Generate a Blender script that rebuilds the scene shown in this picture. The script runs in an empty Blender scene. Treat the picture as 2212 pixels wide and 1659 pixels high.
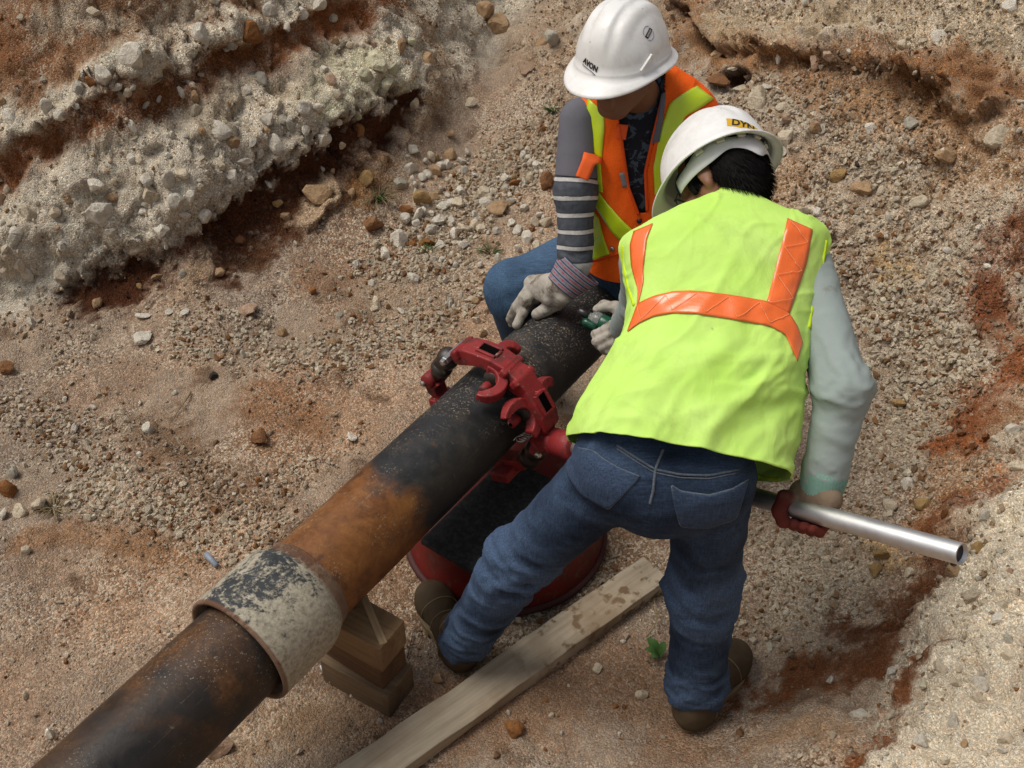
import bpy, bmesh, math, random
import numpy as np
from mathutils import Vector, Matrix, Euler
from mathutils.bvhtree import BVHTree

SC = bpy.context.scene
COL = SC.collection
rng = np.random.default_rng(7)
random.seed(7)

# ------------------------------------------------------------------ camera, sky, sun, exposure
CAM_H, PITCH, FPX = 2.55, math.radians(42), 2372.0
cam = bpy.data.cameras.new('camera')
cam.sensor_width = 36.0
cam.lens = FPX / 2212 * 36.0
cam.clip_start, cam.clip_end = 0.05, 200
camo = bpy.data.objects.new('camera', cam)
camo.location = (0, 0, CAM_H)
camo.rotation_euler = (math.pi / 2 - PITCH, 0, 0)
COL.objects.link(camo)
SC.camera = camo

SUN_DIR = Vector((-0.50, 0.06, 1.0)).normalized()      # towards the sun
world = bpy.data.worlds.new('World')
SC.world = world
world.use_nodes = True
wn = world.node_tree
sky = wn.nodes.new('ShaderNodeTexSky')
sky.sky_type = 'NISHITA'
sky.sun_disc = False
sky.sun_elevation = math.asin(SUN_DIR.z)
sky.sun_rotation = math.atan2(SUN_DIR.x, SUN_DIR.y)
sky.dust_density = 4.0
sky.air_density = 1.0
sky.ozone_density = 1.0
hsv = wn.nodes.new('ShaderNodeHueSaturation')            # thin cloud: the sky's blue is washed out
hsv.inputs['Saturation'].default_value = 0.35
wn.links.new(sky.outputs[0], hsv.inputs['Color'])
wn.links.new(hsv.outputs[0], wn.nodes['Background'].inputs[0])
wn.nodes['Background'].inputs[1].default_value = 0.072
sl = bpy.data.lights.new('sun', 'SUN')
sl.energy = 1.7
sl.angle = math.radians(32)
sl.color = (1.0, 0.925, 0.82)
slo = bpy.data.objects.new('sun', sl)
slo.rotation_euler = SUN_DIR.to_track_quat('Z', 'Y').to_euler()
COL.objects.link(slo)
SC.view_settings.view_transform = 'Standard'
SC.view_settings.look = 'None'
SC.view_settings.gamma = 1.0
SC.view_settings.use_curve_mapping = False
SC.view_settings.exposure = 0.40

# ------------------------------------------------------------------ helpers
CR = np.array([1.0, 0, 0])
CU = np.array([0, math.sin(PITCH), math.cos(PITCH)])
CD = np.array([0, math.cos(PITCH), -math.sin(PITCH)])
CPOS = np.array([0, 0, CAM_H])

def ray(u, v):
    return CD + CR * ((u - 1106.0) / FPX) + CU * ((829.5 - v) / FPX)
def at(u, v, d):                # a point of the place, measured off the photograph at a known distance
    return CPOS + ray(u, v) * d
def atz(u, v, z):               # the same, for a known height
    r = ray(u, v)
    return CPOS + r * ((z - CAM_H) / r[2])
def proj(P):
    q = np.asarray(P) - CPOS
    d = q @ CD
    return 1106 + FPX * (q @ CR) / d, 829.5 - FPX * (q @ CU) / d, d
def unit(v):
    v = np.asarray(v, float)
    return v / (np.linalg.norm(v) + 1e-12)
def camv(r, c, b):              # direction from right / up / towards-viewer components
    return unit(CR * r + CU * c - CD * b)

_prm = np.random.default_rng(11).permutation(256)
_prm = np.concatenate([_prm, _prm, _prm]).astype(np.int32)
_val = np.random.default_rng(12).uniform(-1, 1, 256)
def vnoise(P, seed=0):
    P = np.asarray(P, float) + seed * 17.31
    I = np.floor(P).astype(np.int64)
    f = P - I
    f = f * f * f * (f * (f * 6 - 15) + 10)
    I &= 255
    out = 0
    for dx in (0, 1):
        wx = f[:, 0] if dx else 1 - f[:, 0]
        hx = _prm[(I[:, 0] + dx) & 255]
        for dy in (0, 1):
            wy = f[:, 1] if dy else 1 - f[:, 1]
            hy = _prm[(hx + I[:, 1] + dy) & 255]
            for dz in (0, 1):
                wz = f[:, 2] if dz else 1 - f[:, 2]
                out = out + wx * wy * wz * _val[_prm[(hy + I[:, 2] + dz) & 255]]
    return out
def fbm(P, scale, octv=4, seed=0, gain=0.5):
    P = np.asarray(P, float) * scale
    a, s, o = 1.0, 0.0, 0.0
    for k in range(octv):
        o = o + a * vnoise(P * (2.03 ** k), seed + k)
        s += a
        a *= gain
    return o / s
def worley(P, scale, seed=0):
    P = np.asarray(P, float) * scale + seed * 5.7
    I = np.floor(P).astype(np.int64)
    best = np.full(len(P), 9.0); second = np.full(len(P), 9.0); cid = np.zeros(len(P))
    for dx in (-1, 0, 1):
        for dy in (-1, 0, 1):
            for dz in (-1, 0, 1):
                C = I + (dx, dy, dz)
                h = _prm[(_prm[(_prm[C[:, 0] & 255] + (C[:, 1] & 255)) & 255] + (C[:, 2] & 255)) & 255]
                jx = (_val[h] + 1) / 2; jy = (_val[_prm[h + 7]] + 1) / 2; jz = (_val[_prm[h + 31]] + 1) / 2
                d = np.sqrt((C[:, 0] + jx - P[:, 0]) ** 2 + (C[:, 1] + jy - P[:, 1]) ** 2 + (C[:, 2] + jz - P[:, 2]) ** 2)
                near = d < best
                second = np.where(near, best, np.minimum(second, d))
                cid = np.where(near, (_val[_prm[h + 77]] + 1) / 2, cid)
                best = np.where(near, d, best)
    return best, second, cid
def sstep(a, b, x):
    t = np.clip((x - a) / (b - a), 0, 1)
    return t * t * (3 - 2 * t)

ORIG = {}
def link(o, parent=None):
    COL.objects.link(o)
    if parent is not None:
        o.parent = parent
    return o
def tag(o, label=None, cat=None, group=None, kind=None):
    if label: o['label'] = label
    if cat: o['category'] = cat
    if group: o['group'] = group
    if kind: o['kind'] = kind
    return o
def empty(name, loc, label, cat, group=None):
    o = bpy.data.objects.new(name, None)
    o.location = loc
    o.empty_display_size = 0.1
    ORIG[o.name] = np.array(loc, float)
    COL.objects.link(o)
    return tag(o, label, cat, group)
def mesh(name, V, F, smooth=True, mats=None, attrs=None):
    V = np.asarray(V, float).reshape(-1, 3)
    me = bpy.data.meshes.new(name)
    groups = F if isinstance(F, list) and len(F) and isinstance(F[0], np.ndarray) and F[0].ndim == 2 else None
    if groups is None and isinstance(F, np.ndarray):
        groups = [F]
    if groups is None:
        lens = np.array([len(f) for f in F], np.int32)
        idx = np.array([i for f in F for i in f], np.int32)
    else:
        lens = np.concatenate([np.full(len(g), g.shape[1], np.int32) for g in groups])
        idx = np.concatenate([g.reshape(-1) for g in groups]).astype(np.int32)
    me.vertices.add(len(V)); me.vertices.foreach_set('co', V.astype(np.float32).ravel())
    me.loops.add(len(idx)); me.loops.foreach_set('vertex_index', idx)
    me.polygons.add(len(lens))
    me.polygons.foreach_set('loop_start', np.concatenate([[0], np.cumsum(lens)[:-1]]).astype(np.int32))
    me.polygons.foreach_set('loop_total', lens)
    me.update(calc_edges=True)
    me.validate()
    me.polygons.foreach_set('use_smooth', np.full(len(me.polygons), smooth))
    for m in (mats or []):
        me.materials.append(m)
    for k, a in (attrs or {}).items():
        a = np.asarray(a, np.float32)
        if a.ndim == 1:
            at_ = me.attributes.new(k, 'FLOAT', 'POINT'); at_.data.foreach_set('value', a)
        else:
            if a.shape[1] == 3: a = np.hstack([a, np.ones((len(a), 1), np.float32)])
            at_ = me.attributes.new(k, 'FLOAT_COLOR', 'POINT'); at_.data.foreach_set('color', a.ravel())
    return me
def add(name, V, F, mat, parent=None, smooth=True, attrs=None, base=None):
    """one mesh object; points are given in world coordinates"""
    V = np.asarray(V, float).reshape(-1, 3)
    if parent is not None:
        org = ORIG[parent.name]
        V = V - org
        o = bpy.data.objects.new(name, mesh(name, V, F, smooth, [mat] if mat else None, attrs))
        link(o, parent)
        ORIG[o.name] = org
    else:
        base = np.array(base if base is not None else (V.min(0) + V.max(0)) / 2 * (1, 1, 0) + np.array([0, 0, V[:, 2].min()]), float)
        o = bpy.data.objects.new(name, mesh(name, V - base, F, smooth, [mat] if mat else None, attrs))
        o.location = base
        link(o)
        ORIG[o.name] = base
    return o
def solid(o, t, off=0.0):
    m = o.modifiers.new('Solidify', 'SOLIDIFY'); m.thickness = t; m.offset = off
    return o
def bevel(o, w, seg=2, ang=35):
    m = o.modifiers.new('Bevel', 'BEVEL'); m.width = w; m.segments = seg; m.limit_method = 'ANGLE'; m.angle_limit = math.radians(ang)
    return o

class MB:
    """collects shapes in world coordinates into one mesh"""
    def __init__(s): s.V = []; s.F = []; s.n = 0
    def put(s, V, F):
        V = np.asarray(V, float)
        s.V.append(V); s.F += [tuple(int(i) + s.n for i in f) for f in F]; s.n += len(V)
    def box(s, c, ax, ay, az):
        c, ax, ay, az = map(lambda q: np.asarray(q, float), (c, ax, ay, az))
        V = [c + ax * x + ay * y + az * z for x in (-1, 1) for y in (-1, 1) for z in (-1, 1)]
        F = [(0, 1, 3, 2), (4, 6, 7, 5), (0, 4, 5, 1), (2, 3, 7, 6), (0, 2, 6, 4), (1, 5, 7, 3)]
        s.put(V, F)
    def tube(s, P, R, n=16, cap=True, a0=None):
        P = np.asarray(P, float)
        R = np.broadcast_to(np.asarray(R, float), (len(P),))
        T = np.gradient(P, axis=0)
        t0 = unit(T[0]); h = unit(np.cross(t0, a0 if a0 is not None else ((0, 0, 1) if abs(t0[2]) < .9 else (1, 0, 0))))
        V = []
        for i in range(len(P)):
            t = unit(T[i]); h = unit(h - t * (h @ t)); g = np.cross(t, h)
            for k in range(n):
                a = 2 * math.pi * k / n
                V.append(P[i] + R[i] * (math.cos(a) * h + math.sin(a) * g))
        F = [(i * n + k, i * n + (k + 1) % n, (i + 1) * n + (k + 1) % n, (i + 1) * n + k) for i in range(len(P) - 1) for k in range(n)]
        if cap:
            F += [tuple(range(n))[::-1], tuple(range((len(P) - 1) * n, len(P) * n))]
        s.put(V, F)
    def lathe(s, c, axis, prof, n=32, ref=None):
        """profile of (distance along the axis, radius)"""
        c = np.asarray(c, float); axis = unit(axis)
        h = unit(np.cross(axis, ref if ref is not None else ((0, 0, 1) if abs(axis[2]) < .9 else (1, 0, 0)))); g = np.cross(axis, h)
        V = [c + axis * a + r * (math.cos(2 * math.pi * k / n) * h + math.sin(2 * math.pi * k / n) * g) for a, r in prof for k in range(n)]
        F = [(i * n + k, i * n + (k + 1) % n, (i + 1) * n + (k + 1) % n, (i + 1) * n + k) for i in range(len(prof) - 1) for k in range(n)]
        F += [tuple(range(n))[::-1], tuple(range((len(prof) - 1) * n, len(prof) * n))]
        s.put(V, F)
    def sweep(s, P, Ns, Bs, hw, hh, cap=True):
        """rectangular bar along P; Ns, Bs the two cross directions"""
        P = np.asarray(P, float); n = len(P)
        hw = np.broadcast_to(hw, (n,)); hh = np.broadcast_to(hh, (n,))
        V = []
        for i in range(n):
            for a, b in ((-1, -1), (1, -1), (1, 1), (-1, 1)):
                V.append(P[i] + np.asarray(Ns[i]) * hh[i] * a + np.asarray(Bs[i]) * hw[i] * b)
        F = [(i * 4 + k, i * 4 + (k + 1) % 4, i * 4 + 4 + (k + 1) % 4, i * 4 + 4 + k) for i in range(n - 1) for k in range(4)]
        if cap: F += [(3, 2, 1, 0), tuple(range(4 * n - 4, 4 * n))]
        s.put(V, F)
    def build(s, name, mat, parent=None, smooth=False, attrs=None, base=None):
        o = add(name, np.vstack(s.V), s.F, mat, parent, smooth, attrs, base)
        bm = bmesh.new(); bm.from_mesh(o.data); bmesh.ops.recalc_face_normals(bm, faces=bm.faces); bm.to_mesh(o.data); bm.free()
        return o

# ------------------------------------------------------------------ materials
class NT:
    def __init__(s, name, rough=0.8, spec=0.3):
        s.m = bpy.data.materials.new(name); s.m.use_nodes = True
        s.t = s.m.node_tree; s.b = s.t.nodes['Principled BSDF']
        s.b.inputs['Roughness'].default_value = rough
        s.b.inputs['Specular IOR Level'].default_value = spec
    def n(s, typ, **kw):
        x = s.t.nodes.new(typ)
        for k, v in kw.items():
            if k in x.inputs.keys() and not hasattr(type(x), k): x.inputs[k].default_value = v
            else:
                try: setattr(x, k, v)
                except Exception: x.inputs[k].default_value = v
        return x
    def l(s, a, b): s.t.links.new(a, b)
    def coord(s, kind='Object'): return s.n('ShaderNodeTexCoord').outputs[kind]
    def noise(s, scale, detail=4, rough=0.55, vec=None, kind='Object', stretch=None, dist=0.0):
        x = s.n('ShaderNodeTexNoise'); x.inputs['Scale'].default_value = scale; x.inputs['Detail'].default_value = detail
        x.inputs['Roughness'].default_value = rough; x.inputs['Distortion'].default_value = dist
        v = vec if vec is not None else s.coord(kind)
        if stretch is not None:
            mp = s.n('ShaderNodeMapping'); mp.inputs['Scale'].default_value = stretch; s.l(v, mp.inputs[0]); v = mp.outputs[0]
        s.l(v, x.inputs['Vector'])
        return x.outputs[0]
    def voro(s, scale, vec=None, out='Color', kind='Object', feature='F1'):
        x = s.n('ShaderNodeTexVoronoi'); x.feature = feature; x.inputs['Scale'].default_value = scale
        s.l(vec if vec is not None else s.coord(kind), x.inputs['Vector'])
        return x.outputs[out]
    def ramp(s, fac, stops):
        x = s.n('ShaderNodeValToRGB'); e = x.color_ramp.elements
        while len(e) < len(stops): e.new(0.5)
        for q, (p, c) in zip(e, stops):
            q.position = p; q.color = (*c, 1) if hasattr(c, '__len__') else (c, c, c, 1)
        s.l(fac, x.inputs[0]); return x.outputs[0]
    def mix(s, fac, a, b, mode='MIX'):
        x = s.n('ShaderNodeMix'); x.data_type = 'RGBA'; x.blend_type = mode
        for val, sock in ((fac, x.inputs[0]), (a, x.inputs[6]), (b, x.inputs[7])):
            if hasattr(val, 'is_output'): s.l(val, sock)
            elif hasattr(val, '__len__'): sock.default_value = (*val, 1)
            else: sock.default_value = val
        return x.outputs[2]
    def math(s, op, a, b=0.0):
        x = s.n('ShaderNodeMath'); x.operation = op
        for val, sock in ((a, x.inputs[0]), (b, x.inputs[1])):
            if hasattr(val, 'is_output'): s.l(val, sock)
            else: sock.default_value = val
        return x.outputs[0]
    def attr(s, name, out='Fac', typ='GEOMETRY'):
        x = s.n('ShaderNodeAttribute'); x.attribute_name = name; x.attribute_type = typ
        return x.outputs[out]
    def col(s, c):
        if hasattr(c, 'is_output'): s.l(c, s.b.inputs['Base Color'])
        else: s.b.inputs['Base Color'].default_value = (*c, 1)
        return s
    def rough(s, r):
        if hasattr(r, 'is_output'): s.l(r, s.b.inputs['Roughness'])
        else: s.b.inputs['Roughness'].default_value = r
        return s
    def bump(s, h, strength=0.5, dist=0.01):
        x = s.n('ShaderNodeBump'); x.inputs['Strength'].default_value = strength; x.inputs['Distance'].default_value = dist
        s.l(h, x.inputs['Height'])
        src = s.b.inputs['Normal']
        if src.is_linked: s.l(src.links[0].from_socket, x.inputs['Normal'])
        s.l(x.outputs[0], src); return s

def simple(name, c, rough=0.6, spec=0.4, var=0.15, scale=30, metal=0.0):
    t = NT(name, rough, spec)
    n = t.noise(scale, 4)
    t.col(t.mix(n, tuple(np.array(c) * (1 - var)), tuple(np.minimum(np.array(c) * (1 + var), 1))))
    t.b.inputs['Metallic'].default_value = metal
    t.bump(t.noise(scale * 6, 3), 0.15, 0.002)
    return t.m
# ------------------------------------------------------------------ the trench: one sheet of ground
def sdist(X, Y, poly):
    poly = np.asarray(poly, float)
    best = np.full(X.shape, 1e9); sg = np.ones(X.shape)
    for i in range(len(poly) - 1):
        a, b = poly[i], poly[i + 1]; d = b - a
        t = np.clip(((X - a[0]) * d[0] + (Y - a[1]) * d[1]) / (d @ d), 0, 1)
        ex, ey = X - a[0] - t * d[0], Y - a[1] - t * d[1]
        q = np.hypot(ex, ey)
        c = d[0] * (Y - a[1]) - d[1] * (X - a[0])
        near = q < best
        best = np.where(near, q, best); sg = np.where(near, np.where(c > 0, 1.0, -1.0), sg)
    return best * sg
def softplus(x, k):
    return k * np.logaddexp(0, x / k)
TOE_L = [(-6.0, 1.9), (-3.2, 2.75), tuple(atz(0, 660, 0)[:2]), tuple(atz(190, 668, 0)[:2]), tuple(atz(450, 612, .03)[:2]), tuple(atz(640, 490, .06)[:2]),
         tuple(atz(790, 410, .12)[:2]), tuple(atz(870, 270, .28)[:2]), tuple(atz(1010, 60, .55)[:2]), (0.1, 6.6), (0.6, 9)]
TOE_R = [(0.2, 9.0), (-0.25, 5.6), (-0.1, 4.5), (.25, 3.75), (.75, 3.05), (1.12, 2.5), (1.0, 1.98), (.72, 1.62), (.45, 1.38), (.2, 1.12), (.1, .2), (0.1, -3)]
def zbase(X, Y):
    sL = sdist(X, Y, TOE_L); sR = sdist(X, Y, TOE_R)
    zl = 1.30 * softplus(sL - .01, .03) + 0.08 * np.exp(-np.maximum(-sL, 0) / .22) * (sL < 0) + 0.08 * (sL >= 0)
    zl = 1.9 - softplus(1.9 - zl, .12)
    slope = .76 - .20 * sstep(1.6, 2.4, Y) + .12 * sstep(2.6, 3.6, Y)
    zr = slope * softplus(sR, .10)
    zr = 2.3 - softplus(2.3 - zr, .2)
    zn = .9 * softplus(1.0 - Y, .05)
    zn = 1.2 - softplus(1.2 - zn, .1)
    k = .05
    return k * np.log(np.exp(zl / k) + np.exp(zr / k) + np.exp(zn / k) - 2), sL, sR
def hit(u, v):
    """where the sight line of a photograph point meets the bare ground"""
    r = ray(u, v)
    ts = np.linspace(1.4, 9.5, 1600)
    P = CPOS + r * ts[:, None]
    z = zbase(P[:, 0], P[:, 1])[0]
    i = int(np.argmax(P[:, 2] < z))
    return P[i] if P[i, 2] < z[i] else P[-1]

xs = np.arange(-2.95, 3.15, 0.0095)
ys = [1.05]
while ys[-1] < 6.7: ys.append(ys[-1] + 0.0042 + 0.0023 * ys[-1])
ys = np.array(ys)
GX, GY = np.meshgrid(xs, ys)
NXg, NYg = len(xs), len(ys)
X, Y = GX.ravel(), GY.ravel()
Z, sL, sR = zbase(X, Y)
P0 = np.stack([X, Y, Z], 1)
def gnormals(P, nx, ny):
    G = P.reshape(ny, nx, 3)
    du = np.gradient(G, axis=1); dv = np.gradient(G, axis=0)
    n = np.cross(du, dv); n /= np.linalg.norm(n, axis=2, keepdims=True) + 1e-12
    return n.reshape(-1, 3)
N0 = gnormals(P0, NXg, NYg)
bankL = sstep(0.0, .09, sL); bankR = sstep(.05, .35, sR)
steep = np.maximum(bankL, .75 * bankR)
WARP = np.stack([fbm(P0, 5, 3, 3), fbm(P0, 5, 3, 5), fbm(P0, 5, 3, 8)], 1) * .07 + np.stack([fbm(P0, 22, 2, 13), fbm(P0, 22, 2, 15), fbm(P0, 22, 2, 18)], 1) * .022
PW = P0 + WARP
BRK = fbm(P0, 14, 4, 21) * .8 + fbm(P0, 55, 3, 23) * .75
_cache = {}
def sdf_stroke(pts, Q):
    W = []
    for p in pts:
        if p not in _cache: _cache[p] = hit(*p)
        W.append(_cache[p])
    best = np.full(len(Q), 1e9)
    if len(W) == 1:
        return np.linalg.norm(Q - W[0], axis=1), np.linalg.norm(W[0] - CPOS)
    for a, b in zip(W[:-1], W[1:]):
        d = b - a; L = d @ d + 1e-9
        lo, hi = np.minimum(a, b) - .9, np.maximum(a, b) + .9
        m = np.all((Q > lo) & (Q < hi), axis=1)
        q = Q[m]
        t = np.clip((q - a) @ d / L, 0, 1)
        best[m] = np.minimum(best[m], np.linalg.norm(q - a - t[:, None] * d, axis=1))
    return best, np.mean([np.linalg.norm(w - CPOS) for w in W])
def smask(pts, hw, brk=.0, soft=.45, Q=None):
    d, dist = sdf_stroke(pts, PW if Q is None else Q)
    r = d / (hw * dist / FPX)
    return (1 - sstep(1 - soft, 1 + soft, r + brk * BRK))

# ---- soil colours as they lie in the ground (base colours), with shade painted in at the ledge and slab gap
SAND, WHITE, RED, DARKRED = (.268, .190, .134), (.50, .455, .365), (.225, .088, .030), (.066, .025, .012)
C = np.tile(np.array(SAND), (len(X), 1))
REDM = np.zeros(len(X))
def paint(pts, hw, c, a=1.0, brk=.8, soft=.45):
    global C, REDM
    m = (smask(pts, hw, brk, soft) * a)[:, None]
    REDM = REDM * (1 - m[:, 0]) + (c[0] / c[2] > 2.2) * m[:, 0]
    C = C * (1 - m) + np.array(c) * m
n1 = fbm(P0, 1.6, 4, 31)[:, None] * 1.5
C = C * (1 + .25 * n1) + np.array((.02, -.005, -.02)) * n1
mr = sstep(.05, .6, sR)[:, None] * .8                       # the loose slope behind is paler
C = C * (1 - mr) + np.array((.300, .222, .150)) * mr
mw = sstep(.12, .55, fbm(P0, 2.6, 4, 77))[:, None] * .55
C = C * (1 - mw) + np.array((.215, .112, .056)) * mw          # rusty patches
mdu = sstep(.0, .30, fbm(P0, 2.6, 4, 177))[:, None] * (1 - .6 * bankL[:, None])
C = C * (1 - mdu * .75) + np.array((.305, .235, .175)) * mdu * .75         # pale dust
mdk = sstep(.22, .48, fbm(P0, 9, 4, 191))[:, None] * .75 * (fbm(P0, 2.0, 3, 193)[:, None] > -.05)
C = C * (1 - mdk) + np.array((.115, .066, .038)) * mdk         # damp clods
# left bank
paint([(-40, 250), (150, 120), (420, 40), (640, -40)], 190, (.215, .118, .062), 1, .3)
paint([(-60, 540), (120, 480), (300, 400), (560, 280), (800, 170), (900, 110), (1010, 40), (1100, -20)], 108, (.41, .37, .30), 1, .35)
paint([(420, 250), (620, 190), (800, 120)], 40, (.36, .285, .19), .7)
paint([(690, 210), (780, 180), (850, 170)], 55, (.50, .49, .345), .8, .5)
paint([(-30, 300), (60, 255), (160, 200), (290, 125), (460, 72), (620, 10), (700, -20)], 30, (.50, .46, .37), .95, 1.1)
paint([(20, 640), (150, 560), (320, 470), (500, 390)], 45, (.53, .50, .42), .7, 1.0)
paint([(-40, 400), (100, 320), (200, 258), (300, 215), (420, 190), (520, 130), (620, 88), (760, 36), (880, 0)], 30, (.19, .072, .026), 1, .7)
paint([(0, 130), (80, 60), (160, 20)], 60, (.19, .085, .038), .8, .9)
paint([(900, 20), (960, 90), (930, 200), (890, 260)], 42, (.30, .215, .14), .9, .6)
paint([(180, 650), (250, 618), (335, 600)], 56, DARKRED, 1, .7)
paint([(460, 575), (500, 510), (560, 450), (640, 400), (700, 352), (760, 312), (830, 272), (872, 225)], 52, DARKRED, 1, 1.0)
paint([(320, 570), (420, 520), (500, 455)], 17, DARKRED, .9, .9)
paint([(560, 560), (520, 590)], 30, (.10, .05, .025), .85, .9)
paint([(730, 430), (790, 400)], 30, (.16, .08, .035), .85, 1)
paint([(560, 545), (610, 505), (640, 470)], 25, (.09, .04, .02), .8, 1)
paint([(655, 480), (690, 435), (720, 415)], 26, (.38, .27, .17), .9, .6)
paint([(380, 660), (420, 600), (450, 560)], 28, (.30, .215, .145), .9, .6)
paint([(100, 40), (220, 30), (330, 60), (420, 20)], 26, (.42, .36, .27), .75, 1.5, .8)
paint([(770, 430), (800, 400), (830, 370)], 20, (.22, .12, .05), .8, .8)
# right and back
paint([(1150, 60), (1250, 200), (1180, 330)], 70, (.31, .215, .14), .6, .6)
paint([(1490, 20), (1560, 90), (1700, 140), (1900, 190), (2050, 250), (2240, 330)], 66, (.27, .145, .068), .95, .9)
paint([(1850, 230), (2000, 300), (2150, 380)], 66, (.30, .18, .095), .8, 1.1)
paint([(1640, 40), (1850, 40), (2000, 60), (2230, 110)], 60, (.42, .33, .215), .75, 1.0)
paint([(1900, 120), (2050, 150), (2200, 190)], 44, (.25, .115, .045), .85, 1.0)
paint([(1485, 25), (1530, 74), (1575, 95)], 16, (.07, .03, .014), .9, .6)  # shade of the cleft under the ledge, painted into the soil colour
paint([(1740, 132), (1810, 140), (1900, 160), (1990, 196), (2060, 225)], 13, (.10, .045, .018), .9, .7)  # shadow line below the ledge, painted dark
paint([(1571, 185), (1590, 206)], 22, (.05, .025, .014), 1, .4)  # gap between the slabs, its shade painted near black
paint([(1600, 420), (1700, 360), (1680, 460)], 40, (.35, .20, .095), .6, .9)
paint([(1900, 560), (1930, 600)], 40, (.40, .27, .12), .7, .8)
paint([(2212, 520), (2160, 600), (2130, 680)], 50, (.19, .075, .034), .95, .9)
paint([(2212, 770), (2150, 840), (2090, 930), (2045, 985)], 36, (.22, .075, .026), 1, .9)
paint([(2150, 1060), (2080, 1125), (2000, 1165)], 46, (.28, .12, .045), .95, .9)
paint([(1890, 1190), (1920, 1230)], 46, (.42, .28, .135), .8, .8)
paint([(2240, 1120), (2130, 1300), (2070, 1480), (2040, 1690)], 125, (.62, .54, .415), 1, .5)
paint([(2050, 1215), (1995, 1285), (1930, 1345), (1850, 1362)], 34, (.09, .036, .017), 1, .9)
paint([(1930, 1395), (1880, 1440), (1760, 1440), (1660, 1495), (1560, 1500)], 32, (.14, .054, .022), .95, 1.0)
paint([(2060, 1415), (1990, 1500), (1930, 1575), (1850, 1660)], 20, (.18, .070, .027), .95, .9)
paint([(1640, 1600), (1760, 1560), (1800, 1640)], 40, (.36, .22, .12), .6, .9)
paint([(1700, 1200), (1800, 1250), (1760, 1330)], 80, (.33, .27, .20), .8, .6)
paint([(1950, 780), (2000, 850), (1960, 950)], 80, (.31, .24, .17), .7, .7)
paint([(2150, 850), (2080, 1000), (2030, 1100), (2060, 1200)], 62, (.29, .165, .085), .7, .9)
paint([(2060, 1215), (1980, 1300), (1900, 1400), (1780, 1450)], 60, (.27, .16, .09), .45, .9)
paint([(2070, 1200), (1995, 1285), (1930, 1345), (1840, 1365)], 36, (.11, .042, .018), .95, 1.5, .75)
paint([(1930, 1395), (1880, 1440), (1760, 1440), (1660, 1495), (1540, 1505)], 34, (.145, .056, .023), .95, 1.5, .75)
paint([(2190, 790), (2130, 860), (2080, 940), (2045, 985)], 38, (.19, .065, .024), .95, 1.4, .75)
paint([(2150, 1075), (2100, 1110), (2040, 1140)], 26, (.17, .06, .022), .9, 1.0)
paint([(2060, 1415), (1990, 1500), (1930, 1575), (1860, 1650)], 24, (.18, .07, .028), .95, 1.5, .75)
paint([(2160, 590), (2130, 660)], 30, (.15, .055, .025), .9, .9)
# trench floor
paint([(560, 860), (640, 900), (600, 960)], 55, (.215, .112, .056), .8, .8)
paint([(620, 830), (700, 860)], 40, (.26, .155, .095), .8, .8)
paint([(330, 930), (430, 1000), (520, 1080)], 70, (.15, .09, .052), .8, 1.0)
paint([(60, 1180), (200, 1150), (400, 1220)], 36, (.235, .13, .066), .7, .8)
paint([(250, 1350), (330, 1290), (390, 1330)], 60, (.33, .225, .15), .7, .7)
paint([(760, 1320), (900, 1180), (1000, 1060), (1130, 960)], 120, (.175, .105, .062), .85, .5)
paint([(900, 1580), (1150, 1500), (1350, 1450), (1500, 1600)], 95, (.225, .135, .080), .8, .6)
paint([(1340, 1180), (1400, 1130)], 70, (.25, .15, .09), .7, .7)
paint([(500, 1640), (620, 1560), (760, 1560)], 70, (.27, .18, .11), .7, .6)
paint([(880, 640), (960, 560), (1040, 460), (1110, 370)], 90, (.235, .175, .12), .6, .8)

# ---- relief
FLATPTS = [(at(1505, 1520, 2.86), .22), (at(950, 1380, 2.98), .22), (atz(840, 1480, 0), .25), (np.array([.0, 1.98, 0]), .34),
           (atz(1100, 1450, 0), .2), (atz(1350, 1310, 0), .2), (atz(850, 1630, 0), .2)]
flat = np.zeros(len(X))
for p, r in FLATPTS:
    flat = np.maximum(flat, np.exp(-(((X - p[0]) ** 2 + (Y - p[1]) ** 2) / r ** 2) ** 2))
rough = 1 - flat
D = fbm(P0, 1.3, 3, 41) * .07 * (rough * .5 + .5 * steep) + fbm(P0, 5, 4, 43) * (.022 + .05 * steep) * rough + fbm(P0, 24, 4, 47) * (.008 + .012 * steep)
w1, w1b, c1 = worley(P0 + WARP * .5, 9.5, 1)
w2, w2b, c2 = worley(P0 + WARP * .3, 24, 2)
lump1 = np.clip(1 - w1 * 1.45, 0, 1) ** .7 * (c1 > .45); lump2 = np.clip(1 - w2 * 1.4, 0, 1) ** .7 * (c2 > .3)
stonyL = smask([(-60, 560), (120, 480), (300, 400), (560, 280), (800, 170)], 150, .6) + smask([(0, 270), (290, 125), (620, 10)], 45, .6)
stony = np.clip(stonyL, 0, 1) * bankL + .55 * bankR + .06
blk1 = (c1 - .35) * sstep(.0, .10, w1b - w1); blk2 = (c2 - .35) * sstep(.0, .12, w2b - w2)
rockR = smask([(1480, -40), (1600, 20), (1750, 70), (1900, 100), (2220, 190)], 110, .4)
D += (lump1 * .012 + blk1 * .034 + lump2 * .004 + blk2 * .014) * np.clip(stony + .5 * rockR, 0, 1.2) * rough
clod = sstep(.05, .35, fbm(P0, 2.4, 3, 99)) * (1 - steep)
w3, w3b, c3 = worley(P0 + WARP * .4, 15, 7)
D += np.clip(1 - w3 * 1.5, 0, 1) ** .8 * (c3 > .4) * .020 * clod * rough + fbm(P0, 2.6, 3, 145) * .03 * rough * (1 - steep)
D += rockR * (fbm(P0, 4, 4, 149) * .07 + fbm(P0, 13, 3, 151) * .03)
out = np.zeros(len(X))
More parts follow.
